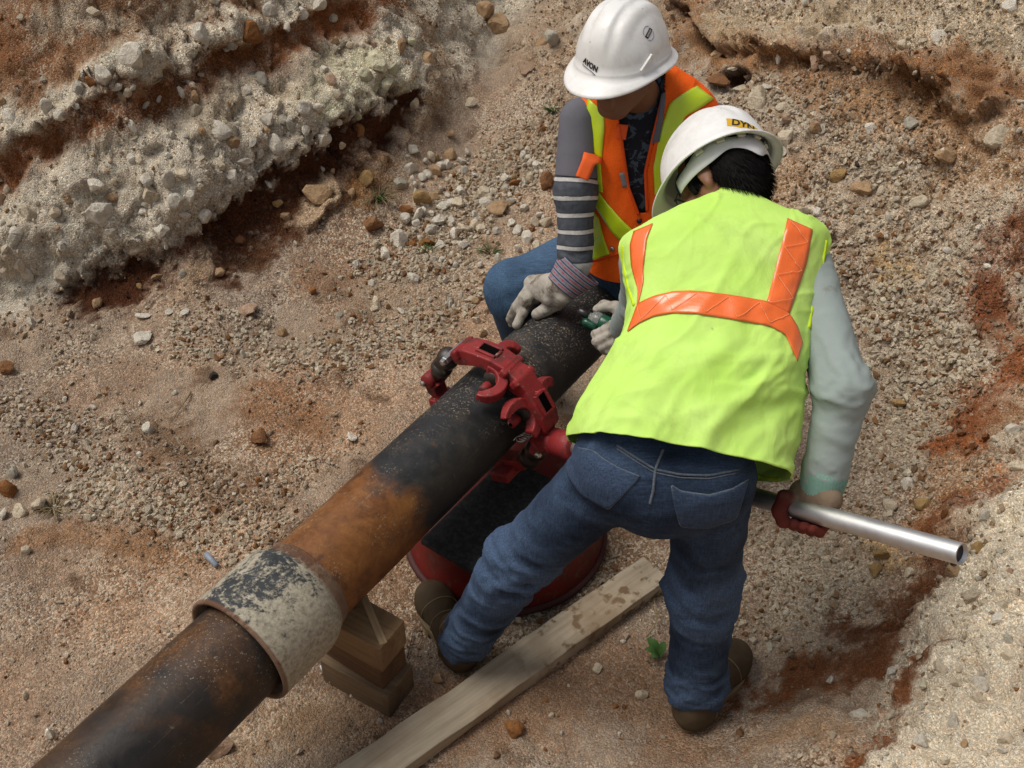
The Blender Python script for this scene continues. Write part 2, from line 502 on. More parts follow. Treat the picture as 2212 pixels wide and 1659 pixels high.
out += .045 * smask([(-60, 540), (120, 490), (300, 420), (520, 320), (640, 270), (800, 190), (860, 150)], 78, .5, .5)
out -= .10 * smask([(180, 640), (250, 614), (330, 596)], 48, .6, .5)
out -= .075 * smask([(480, 540), (520, 495), (560, 455), (640, 408), (700, 362), (760, 322), (830, 280), (872, 235)], 50, .6, .5)
out -= .045 * smask([(-40, 400), (100, 320), (200, 258), (300, 215), (420, 190), (520, 130), (620, 88), (760, 36)], 25, .6)
out += .05 * smask([(-30, 300), (160, 200), (290, 125), (460, 72), (620, 10)], 30, .8)
out += .09 * smask([(655, 480), (690, 435), (720, 415)], 30, .4)
out += .05 * smask([(370, 650), (420, 590), (450, 560)], 30, .4)
out += .17 * smask([(1490, -20), (1600, 70), (1740, 100), (1900, 125), (2000, 160), (2100, 210)], 42, .5)
out -= .13 * smask([(1510, 50), (1530, 76), (1575, 98)], 15, .9)
out -= .06 * smask([(1760, 136), (1810, 142), (1900, 164), (1990, 200), (2060, 228)], 16, 1.3)
out -= .17 * smask([(1571, 187), (1588, 206)], 20, .3)
out += .05 * smask([(2000, 320), (2060, 340)], 30, .5) + .06 * smask([(2130, 285), (2190, 300)], 36, .5)
out += .06 * smask([(1890, 1190), (1930, 1230)], 46, .5)
out -= .05 * smask([(2060, 1230), (1995, 1290), (1930, 1345)], 20, .6)
out += .05 * smask([(2190, 1200), (2080, 1400), (1980, 1560)], 60, .8)
NB = N0.copy()
PG = P0 + N0 * D[:, None] + N0 * out[:, None] * np.array([1, 1, .35])
# sink the ground a little under what stands on it
PG[:, 2] -= flat * 0.004
# colour of the stones that show in the banks
stone_c = (.42 + .26 * c1)[:, None] * np.array((1.0, .90, .73))
keep = 1 - .8 * REDM
mst = (keep * sstep(.25, .5, lump1) * stony * (1 - sstep(.0, .10, np.abs(C[:, 0] - .05) < .03)) * .55)[:, None]
C = C * (1 - mst) + stone_c * mst
sc2 = (.36 + .30 * c2)[:, None] * np.array((1.0, .87, .68))
mst2 = (keep * sstep(.2, .5, lump2) * np.clip(stony, 0, 1) * .45)[:, None] * (C[:, :1] > .12) * np.clip(1.6 - (C[:, :1] / (C[:, 2:] + .01)) * .35, .1, 1)
C = C * (1 - mst2) + sc2 * mst2
C *= (1 + .16 * fbm(P0, 40, 3, 61))[:, None]
C = np.clip(C * np.where(C[:, :1] > .12, 1.02, 1.0), .012, .66)

gm = NT('ground soil', .95, .12)
base = gm.attr('soil', 'Color')
v1 = gm.voro(150, out='Color'); v2 = gm.voro(320, out='Color')
hs = gm.n('ShaderNodeSeparateColor'); gm.l(v1, hs.inputs[0])
hs2 = gm.n('ShaderNodeSeparateColor'); gm.l(v2, hs2.inputs[0])
f1 = gm.ramp(hs.outputs[0], [(0.0, .70), (.45, 1.02), (.72, 1.25), (.93, 1.7), (1.0, 1.9)])
f2 = gm.ramp(hs2.outputs[1], [(0.0, .78), (.6, 1.08), (.9, 1.4), (1.0, 1.65)])
patch = gm.math('MULTIPLY', gm.ramp(gm.noise(3.5, 5), [(.40, 0.3), (.60, 1.0)]), gm.math('SUBTRACT', 1.0, gm.math('MULTIPLY', gm.attr('dust'), .75)))
cc = gm.mix(1.0, base, gm.mix(patch, (1, 1, 1), f1), 'MULTIPLY')
palem = gm.math('MULTIPLY', gm.ramp(hs.outputs[1], [(.64, 0.0), (.72, .75)]), gm.ramp(gm.noise(2.7, 5, .6), [(.42, 0.0), (.58, 1.0)]))
lum = gm.n('ShaderNodeRGBToBW'); gm.l(base, lum.inputs[0])
palem = gm.math('MULTIPLY', palem, gm.math('SUBTRACT', 1.0, gm.math('MULTIPLY', gm.attr('dust'), .8)))
palem = gm.math('MULTIPLY', palem, gm.ramp(lum.outputs[0], [(.06, 0.0), (.16, 1.0)]))
cc = gm.mix(palem, cc, (.56, .49, .385))
cc = gm.mix(1.0, cc, f2, 'MULTIPLY')
hue = gm.ramp(hs.outputs[2], [(0, (1.06, .93, .80)), (.5, (1, 1, 1)), (1, (.98, 1.02, 1.06))])
cc = gm.mix(.8, cc, hue, 'MULTIPLY')
gm.col(cc)
d1 = gm.voro(150, out='Distance'); d2 = gm.voro(320, out='Distance')
hh = gm.math('ADD', gm.math('MULTIPLY', d1, -0.7), gm.math('MULTIPLY', d2, -0.4))
hh = gm.math('ADD', hh, gm.math('MULTIPLY', gm.noise(90, 6, .7), 1.0))
gm.bump(hh, .85, .008)
GROUND_MAT = gm.m

idx = np.arange(NXg * NYg).reshape(NYg, NXg)
Q = np.stack([idx[:-1, :-1], idx[:-1, 1:], idx[1:, 1:], idx[1:, :-1]], -1).reshape(-1, 4)
# coarse surround that carries the sheet outwards
def coarse(nm):
    xs2 = np.concatenate([np.linspace(-60, -5, 12), np.arange(-4.6, 4.8, .12), np.linspace(5, 60, 12)])
    ys2 = np.concatenate([np.linspace(-60, -4, 12), np.arange(-3.6, 8.6, .12), np.linspace(9, 70, 12)])
    A, B = np.meshgrid(xs2, ys2)
    z = zbase(A.ravel(), B.ravel())[0] + fbm(np.stack([A.ravel(), B.ravel(), 0 * A.ravel()], 1), 1.0, 3, 3) * .05
    inside = (A > xs[0] + .02) & (A < xs[-1] - .02) & (B > ys[0] + .02) & (B < ys[-1] - .02)
    deep = (A > xs[0] + .18) & (A < xs[-1] - .18) & (B > ys[0] + .18) & (B < ys[-1] - .18)
    z = z - .35 * deep.ravel() - .02 * inside.ravel() - .012
    V = np.stack([A.ravel(), B.ravel(), z], 1)
    i2 = np.arange(A.size).reshape(A.shape)
    q = np.stack([i2[:-1, :-1], i2[:-1, 1:], i2[1:, 1:], i2[1:, :-1]], -1).reshape(-1, 4)
    ins = deep.ravel()
    keep = ~np.all(ins[q], axis=1)
    return V, q[keep]
cv, cq = coarse('x')
VV = np.vstack([PG, cv]); QQ = np.vstack([Q, cq + len(PG)])
CC = np.vstack([C, np.tile((.33, .22, .14), (len(cv), 1))])
ground = add('ground', VV, QQ, GROUND_MAT, None, True, {'soil': CC, 'dust': np.concatenate([mdu[:, 0], np.zeros(len(cv))])}, base=(0, 0, 0))
tag(ground, kind='structure')
ground['label'] = 'sandy trench floor and stony cut banks of pale and rust red soil'
bpy.context.view_layer.update()
GB = BVHTree.FromObject(ground, bpy.context.evaluated_depsgraph_get())
GNORM = gnormals(PG, NXg, NYg)
def ghit(u, v):
    r = ray(u, v); h = GB.ray_cast(Vector(CPOS), Vector(unit(r)))
    return (np.array(h[0]), np.array(h[1])) if h[0] is not None else (hit(u, v), np.array([0, 0, 1.0]))
def gdown(x, y):
    h = GB.ray_cast(Vector((x, y, 4)), Vector((0, 0, -1)))
    return h[0].z if h[0] is not None else 0.0

# ------------------------------------------------------------------ stones
def hull_mesh(name, seed, n=15, asp=(1, .85, .7), mat=None):
    r = np.random.default_rng(seed)
    p = r.normal(size=(n, 3)); p /= np.linalg.norm(p, axis=1)[:, None]
    p *= np.array(asp) * r.uniform(.82, 1.0, (n, 1))
    bm = bmesh.new()
    for q in p: bm.verts.new(q)
    res = bmesh.ops.convex_hull(bm, input=bm.verts)
    for v in [v for v in bm.verts if not v.link_faces]: bm.verts.remove(v)
    bmesh.ops.recalc_face_normals(bm, faces=bm.faces)
    me = bpy.data.meshes.new(name); bm.to_mesh(me); bm.free()
    if mat: me.materials.append(mat)
    return me
def rock_mesh(name, seed, lv=3, asp=(1, .8, .7), chops=11, mat=None, ns=1.7, na=.16):
    r = np.random.default_rng(seed)
    bm = bmesh.new(); bmesh.ops.create_icosphere(bm, subdivisions=lv, radius=1.0)
    V = np.array([v.co[:] for v in bm.verts])
    for k in range(chops):
        n = unit(r.normal(size=3)); d = r.uniform(.52, .80)
        e = np.maximum(V @ n - d, 0); V = V - e[:, None] * n * 1.0
    V *= np.array(asp)
    nn = V / np.linalg.norm(V, axis=1)[:, None]
    V = V + nn * (fbm(V, ns, 4, seed % 50) * na * .6 + fbm(V, 5, 3, seed % 40) * .05)[:, None]
    for v, c in zip(bm.verts, V): v.co = c
    me = bpy.data.meshes.new(name); bm.to_mesh(me); bm.free()
    if mat: me.materials.append(mat)
    me.polygons.foreach_set('use_smooth', np.zeros(len(me.polygons), bool))
    return me
def stone_mat(name, src):
    t = NT(name, .93, .15)
    if src == 'obj':
        oi = t.n('ShaderNodeObjectInfo'); base = oi.outputs['Color']; rnd = oi.outputs['Random']
    else:
        base = t.attr('col', 'Color', 'INSTANCER'); rnd = None
    n = t.noise(2.6, 6, .65)
    c = t.mix(1.0, base, t.ramp(n, [(.25, (.68, .62, .55)), (.5, (1, 1, 1)), (.75, (1.14, 1.13, 1.12))]), 'MULTIPLY')
    if src == 'obj':
        st = t.ramp(t.noise(1.4, 4, .6, dist=.4), [(.60, 0.0), (.76, .7)])
        c = t.mix(st, c, (.33, .19, .09))
    t.col(c)
    t.bump(t.noise(9, 6, .7), .55, .06)
    return t.m
STONE_OBJ, STONE_INST = stone_mat('stone', 'obj'), stone_mat('gravel stone', 'inst')
ROCKS = [rock_mesh('rock_shape', 100 + k, 3, a, 11, STONE_OBJ) for k, a in enumerate([(1, .85, .72), (1, .7, .62), (1, .9, .6), (1, .75, .8), (1, .95, .85), (1, .62, .5)])]
SMALL = [rock_mesh('stone_shape', 200 + k, 2, a, 9, STONE_OBJ) for k, a in enumerate([(1, .85, .72), (1, .7, .62), (1, .9, .6), (1, .75, .8), (1, .95, .85), (1, .6, .55), (1, .8, .5), (1, .9, .9)])]
CLOD = [rock_mesh('clod_shape', 300 + k, 3, a, 5, STONE_OBJ, 2.6, .34) for k, a in enumerate([(1, .8, .6), (1, .7, .7)])]
TONE = dict(white=(.74, .69, .59), cream=(.66, .57, .43), grey=(.52, .49, .41), tan=(.46, .31, .18), rust=(.30, .135, .05), brown=(.25, .125, .06),
            dark=(.06, .05, .045), yellow=(.66, .63, .45), pink=(.54, .38, .27), ochre=(.44, .29, .13), dred=(.13, .05, .025))
def put_stone(name, u, v, wpx, tone, parent=None, label=None, group=None, sink=.30, cat='stone', shapes=None, asp=1.0):
    p, n = ghit(u, v)
    d = (p - CPOS) @ CD
    r = wpx * .5 * d / FPX * 1.06
    nn = unit(n * .6 + np.array([0, 0, .4]) - CD * .2)
    me = (shapes or (ROCKS if wpx > 34 else SMALL))[int(rng.integers(0, 99)) % len(shapes or (ROCKS if wpx > 34 else SMALL))]
    o = bpy.data.objects.new(name, me)
    o.scale = tuple(r * rng.uniform(.9, 1.12, 3) * (1, 1, asp))
    o.rotation_euler = tuple(rng.uniform(0, 6.28, 3)) if asp == 1 else (rng.uniform(-.3, .3), rng.uniform(-.3, .3), rng.uniform(0, 6.28))
    o.location = tuple(p + nn * r * (.55 - sink))
    t = np.array(TONE[tone]) * rng.uniform(.88, 1.1)
    o.color = (*t, 1)
    link(o, parent)
    if label: tag(o, label, cat, group)
    return o
EMBED = [(285, 125, 74, 'white'), (430, 75, 62, 'white'), (222, 165, 54, 'white'), (172, 195, 44, 'grey'), (545, 76, 70, 'rust'), (815, 135, 76, 'yellow'), (790, 165, 40, 'yellow'), (832, 182, 46, 'yellow'), (850, 150, 30, 'yellow'),
         (660, 238, 60, 'white'), (600, 315, 48, 'white'), (480, 285, 58, 'white'), (215, 460, 62, 'white'), (205, 400, 44, 'white'), (362, 390, 48, 'white'), (410, 425, 34, 'white'), (325, 420, 52, 'cream'), (22, 250, 44, 'white'), (100, 232, 42, 'white'),
         (690, 425, 66, 'tan'), (775, 285, 44, 'rust'), (560, 330, 34, 'white'), (530, 350, 40, 'white'), (430, 410, 40, 'cream'), (60, 460, 50, 'cream'), (250, 190, 30, 'white'), (130, 250, 34, 'white'), (500, 95, 34, 'grey'), (620, 60, 30, 'white'),
         (700, 300, 40, 'white'), (740, 315, 24, 'cream'), (500, 385, 40, 'white'), (440, 470, 38, 'white'), (60, 590, 44, 'white'), (130, 600, 36, 'cream'), (30, 520, 40, 'grey'), (350, 500, 40, 'white'), (290, 540, 30, 'cream'), (240, 500, 30, 'white'), (730, 205, 34, 'cream'), (770, 250, 30, 'yellow'),
         (650, 30, 44, 'white'), (690, 10, 40, 'white'), (720, 40, 22, 'cream'), (585, 25, 36, 'white'), (810, 60, 20, 'cream'), (840, 90, 26, 'cream'), (890, 90, 26, 'yellow'), (920, 130, 40, 'tan'), (560, 170, 44, 'grey'), (700, 150, 24, 'white'), (610, 260, 34, 'grey'), (660, 280, 30, 'white'),
         (790, 390, 40, 'ochre'), (760, 420, 34, 'tan'), (620, 470, 30, 'tan'), (600, 440, 22, 'ochre'), (470, 590, 30, 'tan'), (340, 600, 30, 'tan'), (210, 660, 34, 'tan'), (520, 520, 26, 'brown'), (300, 620, 26, 'ochre'),
         (1865, 413, 52, 'tan'), (1980, 437, 46, 'cream'), (2037, 338, 50, 'tan'), (2154, 296, 52, 'cream'), (1790, 120, 36, 'pink'), (1950, 100, 40, 'cream'), (2060, 60, 36, 'cream'), (2180, 20, 50, 'white'), (1700, 300, 46, 'cream'), (1760, 280, 40, 'tan'), (1640, 215, 60, 'cream'), (1700, 260, 40, 'pink'), (1180, 90, 46, 'tan'), (1080, 60, 60, 'tan'), (1045, 30, 50, 'tan'),
         (1920, 1096, 42, 'cream'), (1963, 1048, 32, 'white'), (1995, 1091, 40, 'ochre'), (1905, 1200, 60, 'ochre'), (1890, 1235, 40, 'ochre'), (2154, 1340, 40, 'white'), (2100, 1290, 50, 'cream'), (2030, 1440, 40, 'cream'), (2120, 1480, 50, 'white'), (2180, 1420, 40, 'cream'), (2060, 1560, 44, 'white'), (2170, 1600, 40, 'cream'), (1990, 1600, 36, 'white'), (2190, 930, 40, 'white'), (2200, 1010, 50, 'cream'), (2150, 950, 30, 'cream'), (2060, 900, 26, 'tan'), (2110, 1190, 40, 'ochre'), (2040, 1170, 30, 'tan')]
for u, v, w, t in EMBED:
    put_stone('stone', u, v, w, t, ground, sink=.42)
# more stones held in the banks
k = 0
BANKPOLY = [(0, 300, 420, 560), (200, 520, 300, 480), (400, 760, 200, 380), (560, 900, 90, 240), (0, 640, 0, 230), (0, 420, 380, 600), (250, 620, 150, 400), (1560, 2212, 0, 330), (1600, 2212, 300, 720), (1900, 2212, 1000, 1640)]
while k < 185:
    b = BANKPOLY[int(rng.integers(0, len(BANKPOLY)))]
    u, v = rng.uniform(b[0], b[1]), rng.uniform(b[2], b[3])
    p, n = ghit(u, v)
    j = np.argmin((X - p[0]) ** 2 + (Y - p[1]) ** 2); c = C[j]
    if c[0] < .12 and rng.random() < .7: continue
    red = c[0] / (c[2] + .01) > 3.2
    tone = rng.choice(['rust', 'tan', 'cream', 'white'], p=[.3, .25, .25, .2]) if red else rng.choice(['white', 'cream', 'grey', 'tan', 'pink'], p=[.36, .30, .14, .12, .08])
    put_stone('stone', u, v, float(14 + 26 * rng.random() ** 1.9), tone, ground, sink=.38)
    k += 1
# ------------------------------------------------------------------ loose rocks, each one a thing
LOOSE = [
 (866, 525, 62, 'white', 'largest white rock on the gravel, left of the seated man'),
 (805, 491, 56, 'brown', 'angular orange brown rock at the foot of the dark bank hollow'),
 (834, 552, 34, 'white', 'white rock just below and left of the largest white rock'),
 (904, 467, 32, 'white', 'upright white rock above the largest white rock'),
 (949, 480, 42, 'white', 'broad white rock in the middle of the stony pile'),
 (957, 448, 34, 'white', 'white rock touching the cream rock at the top of the stony pile'),
 (991, 446, 38, 'cream', 'rounded cream rock at the top of the stony pile'),
 (1047, 419, 32, 'cream', 'cream rock midway between the pile and the striped sleeve'),
 (1079, 454, 52, 'tan', 'flat grey tan rock half buried near the seated man\'s thigh'),
 (1182, 401, 50, 'brown', 'round red brown rock beside the striped sleeve'),
 (1113, 399, 30, 'rust', 'small orange rock left of the round red brown rock'),
 (909, 436, 50, 'ochre', 'crumbly orange tan rock above the white rocks of the pile'),
 (943, 374, 36, 'tan', 'tan rock highest up in the stony pile'),
 (1105, 486, 26, 'white', 'white rock above the blue denim knee, nearer the pile'),
 (1119, 501, 28, 'white', 'white rock closest to the top of the blue denim knee'),
 (930, 501, 32, 'white', 'long white rock between the largest white rock and the broad white one'),
 (920, 529, 36, 'rust', 'rust red rock touching the right side of the largest white rock'),
 (1137, 151, 44, 'pink', 'pinkish ridged rock on the sandy slope left of the upper helmet'),
 (1015, 225, 30, 'cream', 'pale flat rock alone on the sandy slope below the bank top'),
 (973, 294, 30, 'tan', 'tan oblong rock on the slope above the stony pile'),
 (861, 400, 46, 'grey', 'mossy grey rock against the dry roots under the bank'),
 (1175, 281, 18, 'rust', 'small orange rock left of the plain grey sleeve'),
 (811, 531, 28, 'cream', 'cream rock below the angular orange brown rock'),
 (983, 510, 30, 'white', 'white rock at the lower right end of the stony pile'),
 (1012, 497, 28, 'cream', 'cream rock right of the lower end of the stony pile'),
 (895, 605, 36, 'white', 'white crumbling rock alone on fine gravel left of the denim knee'),
 (815, 661, 34, 'cream', 'cream rock alone on the sand above the black clamp knuckle'),
 (1043, 722, 28, 'tan', 'tan grey rock beside the pipe just above the red cutter'),
 (19, 1066, 50, 'rust', 'orange rock at the left edge of the trench floor'),
 (45, 1107, 40, 'cream', 'cream rock in front of the orange rock at the left edge'),
 (86, 1096, 54, 'cream', 'biggest cream rock in the heap at the left edge, dry grass beside it'),
 (8, 1115, 34, 'white', 'white rock cut by the left edge, in front of the orange rock'),
 (28, 1027, 34, 'grey', 'pale grey rock behind the orange rock at the left edge'),
 (308, 732, 50, 'white', 'flat pale grey rock on the sand below the bank hollow'),
 (536, 676, 46, 'pink', 'knobbly pink tan rock on the sand below the bank'),
 (525, 770, 26, 'white', 'small white rock beside the black lump on the gravel'),
 (761, 948, 34, 'white', 'white triangular rock nearest the rusty pipe'),
 (564, 950, 52, 'brown', 'dark rust clod lying in the middle of the left floor'),
 (322, 929, 36, 'white', 'pale crystalline rock left of the dark rust clod'),
 (608, 723, 30, 'tan', 'tan rock right of the knobbly pink tan rock'),
 (56, 1194, 32, 'cream', 'cream rock on bare earth below the heap at the left edge'),
 (311, 684, 34, 'white', 'leftmost of three flat pale rocks in a row under the bank'),
 (367, 676, 26, 'white', 'middle one of three flat pale rocks in a row under the bank'),
 (400, 676, 26, 'white', 'rightmost of three flat pale rocks in a row under the bank'),
 (68, 699, 30, 'white', 'white rock at the left below the white bank'),
 (161, 927, 26, 'white', 'white rock alone on fine gravel near the left edge'),
 (18, 800, 46, 'brown', 'brown earth clod cut by the left edge below the bank'),
 (477, 1618, 60, 'pink', 'pinkish rock lying against the underside of the near pipe'),
 (107, 1587, 34, 'white', 'white rock above the near pipe in the lower left corner'),
 (56, 1505, 26, 'cream', 'cream rock on bare earth left of the near pipe'),
 (1111, 1578, 54, 'rust', 'crumbly rust orange rock in front of the wooden plank'),
 (1386, 1503, 30, 'cream', 'cream rock between the plank and the right boot'),
 (1290, 1445, 24, 'cream', 'small cream rock close below the wooden plank'),
 (1345, 1386, 16, 'white', 'small white rock under the plank beside the green leaf'),
 (947, 1470, 36, 'tan', 'tan rock behind the plank in front of the left boot'),
 (1918, 477, 34, 'white', 'white rock alone on the sandy slope right of the nearer man'),
 (1808, 380, 40, 'ochre', 'orange tan rock on the slope right of the lower helmet'),
 (1852, 356, 15, 'dark', 'small black rock on the slope right of the lower helmet'),
 (1684, 124, 26, 'white', 'white rock under the rusty ledge at the top'),
 (1761, 134, 38, 'pink', 'pinkish rock held under the rusty ledge'),
 (1548, 176, 60, 'brown', 'flat brown slab behind the seated man\'s shoulder'),
 (1600, 198, 42, 'cream', 'pale slab standing right of the dark gap behind the helmets'),
 (1546, 121, 36, 'tan', 'tan rock above the flat brown slab'),
 (1580, 148, 30, 'cream', 'cream rock on top of the flat brown slab'),
 (1657, 190, 24, 'white', 'small white rock right of the pale standing slab'),
 (1765, 460, 26, 'white', 'right one of two white rocks behind the nearer man\'s hair'),
 (1738, 458, 30, 'cream', 'left one of two white rocks behind the nearer man\'s hair'),
 (1941, 871, 30, 'ochre', 'ochre rock right of the pale green sleeve'),
 (1925, 1452, 32, 'white', 'white rock amid the dark red streak low on the right'),
 (1793, 1473, 26, 'white', 'white rock in dark soil right of the right boot'),
 (1851, 1548, 40, 'white', 'long white rock below the dark red streak'),
 (1798, 1590, 26, 'cream', 'cream rock low on the right near the picture bottom'),
 (2165, 1622, 30, 'white', 'white rock in the lower right corner'),
 (1195, 90, 54, 'grey', 'large grey brown rock left of the upper helmet'),
]
for u, v, w, t, lab in LOOSE:
    nm = 'clod' if 'clod' in lab else 'rock'
    put_stone(nm, u, v, w, t, None, lab, None, .22, 'clod' if nm == 'clod' else 'rock', CLOD if nm == 'clod' or 'crumbl' in lab else None, .55 if ('flat' in lab or 'slab' in lab) else 1.0)
SCAT = [((870, 1185, 320, 570), 110, (14, 36), 'fist sized stone in the loose pile left of the seated man', 'stones of the loose pile left of the seated man', [.50, .24, .04, .10, .12]),
        ((640, 1040, 560, 760), 50, (11, 26), 'small stone on the gravel between the bank and the red cutter', 'stones between the bank and the red cutter', [.5, .25, .05, .08, .12]),
        ((380, 640, 1010, 1200), 34, (11, 22), 'small stone in the dark gravel left of the rusty pipe', 'stones in the dark gravel left of the rusty pipe', [.32, .26, .06, .16, .20]),
        ((20, 380, 820, 1120), 26, (10, 20), 'small stone on the far left of the trench floor', 'stones on the far left of the trench floor', [.5, .25, .1, .05, .1]),
        ((1640, 1960, 480, 1000), 30, (10, 20), 'small stone on the pale slope right of the nearer man', 'stones on the slope right of the nearer man', [.4, .3, .05, .15, .1]),
        ((1600, 1860, 1120, 1420), 14, (9, 17), 'small stone on the fine gravel below the steel tube', 'stones below the steel tube', [.45, .3, .1, .05, .1]),
        ((640, 1450, 1480, 1659), 18, (10, 20), 'small stone on the dark soil by the plank or the near pipe', 'stones in the dark soil by plank and near pipe', [.3, .3, .1, .15, .15])]
for (u0, u1, v0, v1), n, (w0, w1), lab, grp, pr in SCAT:
    i = 0
    while i < n:
        u, v = rng.uniform(u0, u1), rng.uniform(v0, v1)
        p, nn = ghit(u, v)
        w = float(w0 + (w1 - w0) * rng.random() ** 1.8)
        tone = str(rng.choice(['white', 'cream', 'grey', 'tan', 'rust'], p=pr))
        put_stone('rock', u, v, w, tone, None, lab.replace('stone', {'rust': 'rust orange'}.get(tone, tone) + ' stone', 1), grp, .2, 'rock')
        i += 1

# ------------------------------------------------------------------ gravel: small pebbles nobody could count
GP = [hull_mesh('pebble_shape', 400 + k, 13, a, STONE_INST) for k, a in enumerate([(1, .85, .7), (1, .7, .6), (1, .9, .55), (1, .8, .8), (1, .95, .8), (1, .6, .5)])]
gcol = bpy.data.collections.new('pebble shapes')
for k, me in enumerate(GP):
    gcol.objects.link(bpy.data.objects.new('pebble_shape_%d' % k, me))
PATCHES = [([(900, 560), (970, 480), (1050, 425), (1120, 380), (1170, 320)], 95, .6, 1.0), ([(440, 712), (540, 758), (640, 790), (760, 772), (900, 722), (1010, 650)], 62, .9, .9),
           ([(-10, 880), (120, 930), (200, 990), (260, 1060), (330, 1110), (430, 1120), (530, 1165)], 66, .9, .9), ([(150, 905), (330, 930), (420, 1010), (480, 1085)], 46, 1.0, .8),
           ([(420, 1130), (540, 1120), (640, 1030)], 50, 1.0, .7), ([(640, 880), (760, 930), (700, 1000)], 46, .9, .35), ([(1650, 1120), (1760, 1230), (1720, 1380)], 120, .6, .55),
           ([(1900, 640), (1990, 780), (1960, 960), (1860, 1080)], 105, .8, .7), ([(1700, 420), (1900, 520), (2060, 640)], 130, .9, .45), ([(1120, 1330), (1250, 1270), (1330, 1200)], 40, .8, .5),
           ([(1640, 230), (1800, 220), (1950, 330)], 90, .9, .6), ([(0, 700), (80, 690), (140, 760)], 50, .9, .6)]
coarse_ = np.zeros(len(X))
for pts, hw, bk, s_ in PATCHES: coarse_ = np.maximum(coarse_, s_ * smask(pts, hw, bk))
dens = 600 + 1700 * sstep(-.25, .45, fbm(P0, 2.2, 4, 91)) + 7200 * coarse_
dens += 500 * bankL * (C[:, 0] > .2) + 700 * bankL
dens += 3600 * bankR
dens *= (1 - .75 * smask([(1000, 230), (1100, 170)], 60, .5)) * (1 - .7 * smask([(300, 1330), (380, 1300)], 60, .5))
dens *= 1 - .5 * smask([(2200, 1150), (2130, 1320), (2090, 1500), (2060, 1690)], 110, .5)
dens *= 1 - .72 * mdu[:, 0] * (1 - coarse_)
redz = np.clip((C[:, 0] / (C[:, 2] + .01) - 2.3) / 1.6, 0, 1)
dens *= (1 - .4 * redz) * (1 - .50 * REDM)
dens *= (P0[:, 1] > 1.15) * (1 - .8 * np.clip((np.abs(X) - 1.0 - .48 * Y) / .3, 0, 1))
area = np.gradient(ys)[:, None] * np.gradient(xs)[None, :]
wgt = (dens * area.ravel() / np.maximum(N0[:, 2], .35)).clip(0)
n_g = int(min(wgt.sum(), 290000))
pick = rng.choice(len(wgt), n_g, p=wgt / wgt.sum())
jit = rng.uniform(-.5, .5, (n_g, 2))
gx = (pick % NXg); gy = (pick // NXg)
gx = np.clip(gx, 1, NXg - 2); gy = np.clip(gy, 1, NYg - 2)
G3 = PG.reshape(NYg, NXg, 3)
pp = G3[gy, gx] + (G3[gy, gx + 1] - G3[gy, gx]) * jit[:, :1] + (G3[gy + 1, gx] - G3[gy, gx]) * jit[:, 1:]
rad = .0026 + .0021 * rng.gamma(1.1, 1.0, n_g)
rad = np.minimum(rad * (1 + .75 * coarse_[pick]) * (1 + .25 * bankR[pick]), .017)
pp = pp + GNORM[pick] * rad[:, None] * .25
basec = C[pick]
kind = rng.random(n_g)
pale = rng.uniform(.75, 1.08, n_g)[:, None] * np.array((.74, .65, .50))
tanc = rng.uniform(.7, 1.1, n_g)[:, None] * np.array((.46, .31, .18))
rust = rng.uniform(.7, 1.1, n_g)[:, None] * np.array((.29, .14, .055))
redness = np.clip((basec[:, 0] / (basec[:, 2] + .01) - 2.4) / 2, 0, 1)
pc = np.where((kind < .74 - .40 * redness)[:, None], pale, np.where((kind < .86 - .2 * redness)[:, None], tanc, rust))
mixw = rng.uniform(.0, .38, n_g)[:, None]
mixw = np.clip(mixw + .55 * REDM[pick][:, None], 0, .95)
pc = pc * (1 - mixw) + basec * mixw
drk = (basec[:, 0] < .1)[:, None]
pc = np.where(drk, pc * rng.uniform(.12, .6, n_g)[:, None], pc)
scl = rad[:, None] * rng.uniform(.75, 1.25, (n_g, 3))
rot = rng.uniform(0, 6.283, (n_g, 3))
gme = mesh('gravel', pp, np.zeros((0, 3), np.int32)) if False else None
gme = bpy.data.meshes.new('gravel')
gme.vertices.add(n_g); gme.vertices.foreach_set('co', pp.astype(np.float32).ravel())
def pattr(me, name, typ, key, arr):
    a = me.attributes.new(name, typ, 'POINT'); a.data.foreach_set(key, np.asarray(arr).ravel())
pattr(gme, 'scl', 'FLOAT_VECTOR', 'vector', scl.astype(np.float32))
pattr(gme, 'rot', 'FLOAT_VECTOR', 'vector', rot.astype(np.float32))
pattr(gme, 'idx', 'INT', 'value', rng.integers(0, len(GP), n_g).astype(np.int32))
pattr(gme, 'col', 'FLOAT_COLOR', 'color', np.hstack([np.clip(pc, .01, .72), np.ones((n_g, 1))]).astype(np.float32))
gravel = bpy.data.objects.new('gravel', gme)
link(gravel)
tag(gravel, 'loose pale and rusty gravel strewn over the trench floor and banks', None, None, 'stuff')
ng = bpy.data.node_groups.new('scatter gravel', 'GeometryNodeTree')
ng.interface.new_socket('Geometry', in_out='INPUT', socket_type='NodeSocketGeometry')
ng.interface.new_socket('Geometry', in_out='OUTPUT', socket_type='NodeSocketGeometry')
gi = ng.nodes.new('NodeGroupInput'); go = ng.nodes.new('NodeGroupOutput')
ip = ng.nodes.new('GeometryNodeInstanceOnPoints'); ci = ng.nodes.new('GeometryNodeCollectionInfo')
ci.inputs['Collection'].default_value = gcol; ci.inputs['Separate Children'].default_value = True; ci.inputs['Reset Children'].default_value = True
ip.inputs['Pick Instance'].default_value = True
def named(nm, dt):
    x = ng.nodes.new('GeometryNodeInputNamedAttribute'); x.data_type = dt; x.inputs[0].default_value = nm
    return [o for o in x.outputs if o.enabled and o.name == 'Attribute'][0]
ng.links.new(gi.outputs[0], ip.inputs['Points']); ng.links.new(ci.outputs[0], ip.inputs['Instance'])
ng.links.new(named('idx', 'INT'), ip.inputs['Instance Index'])
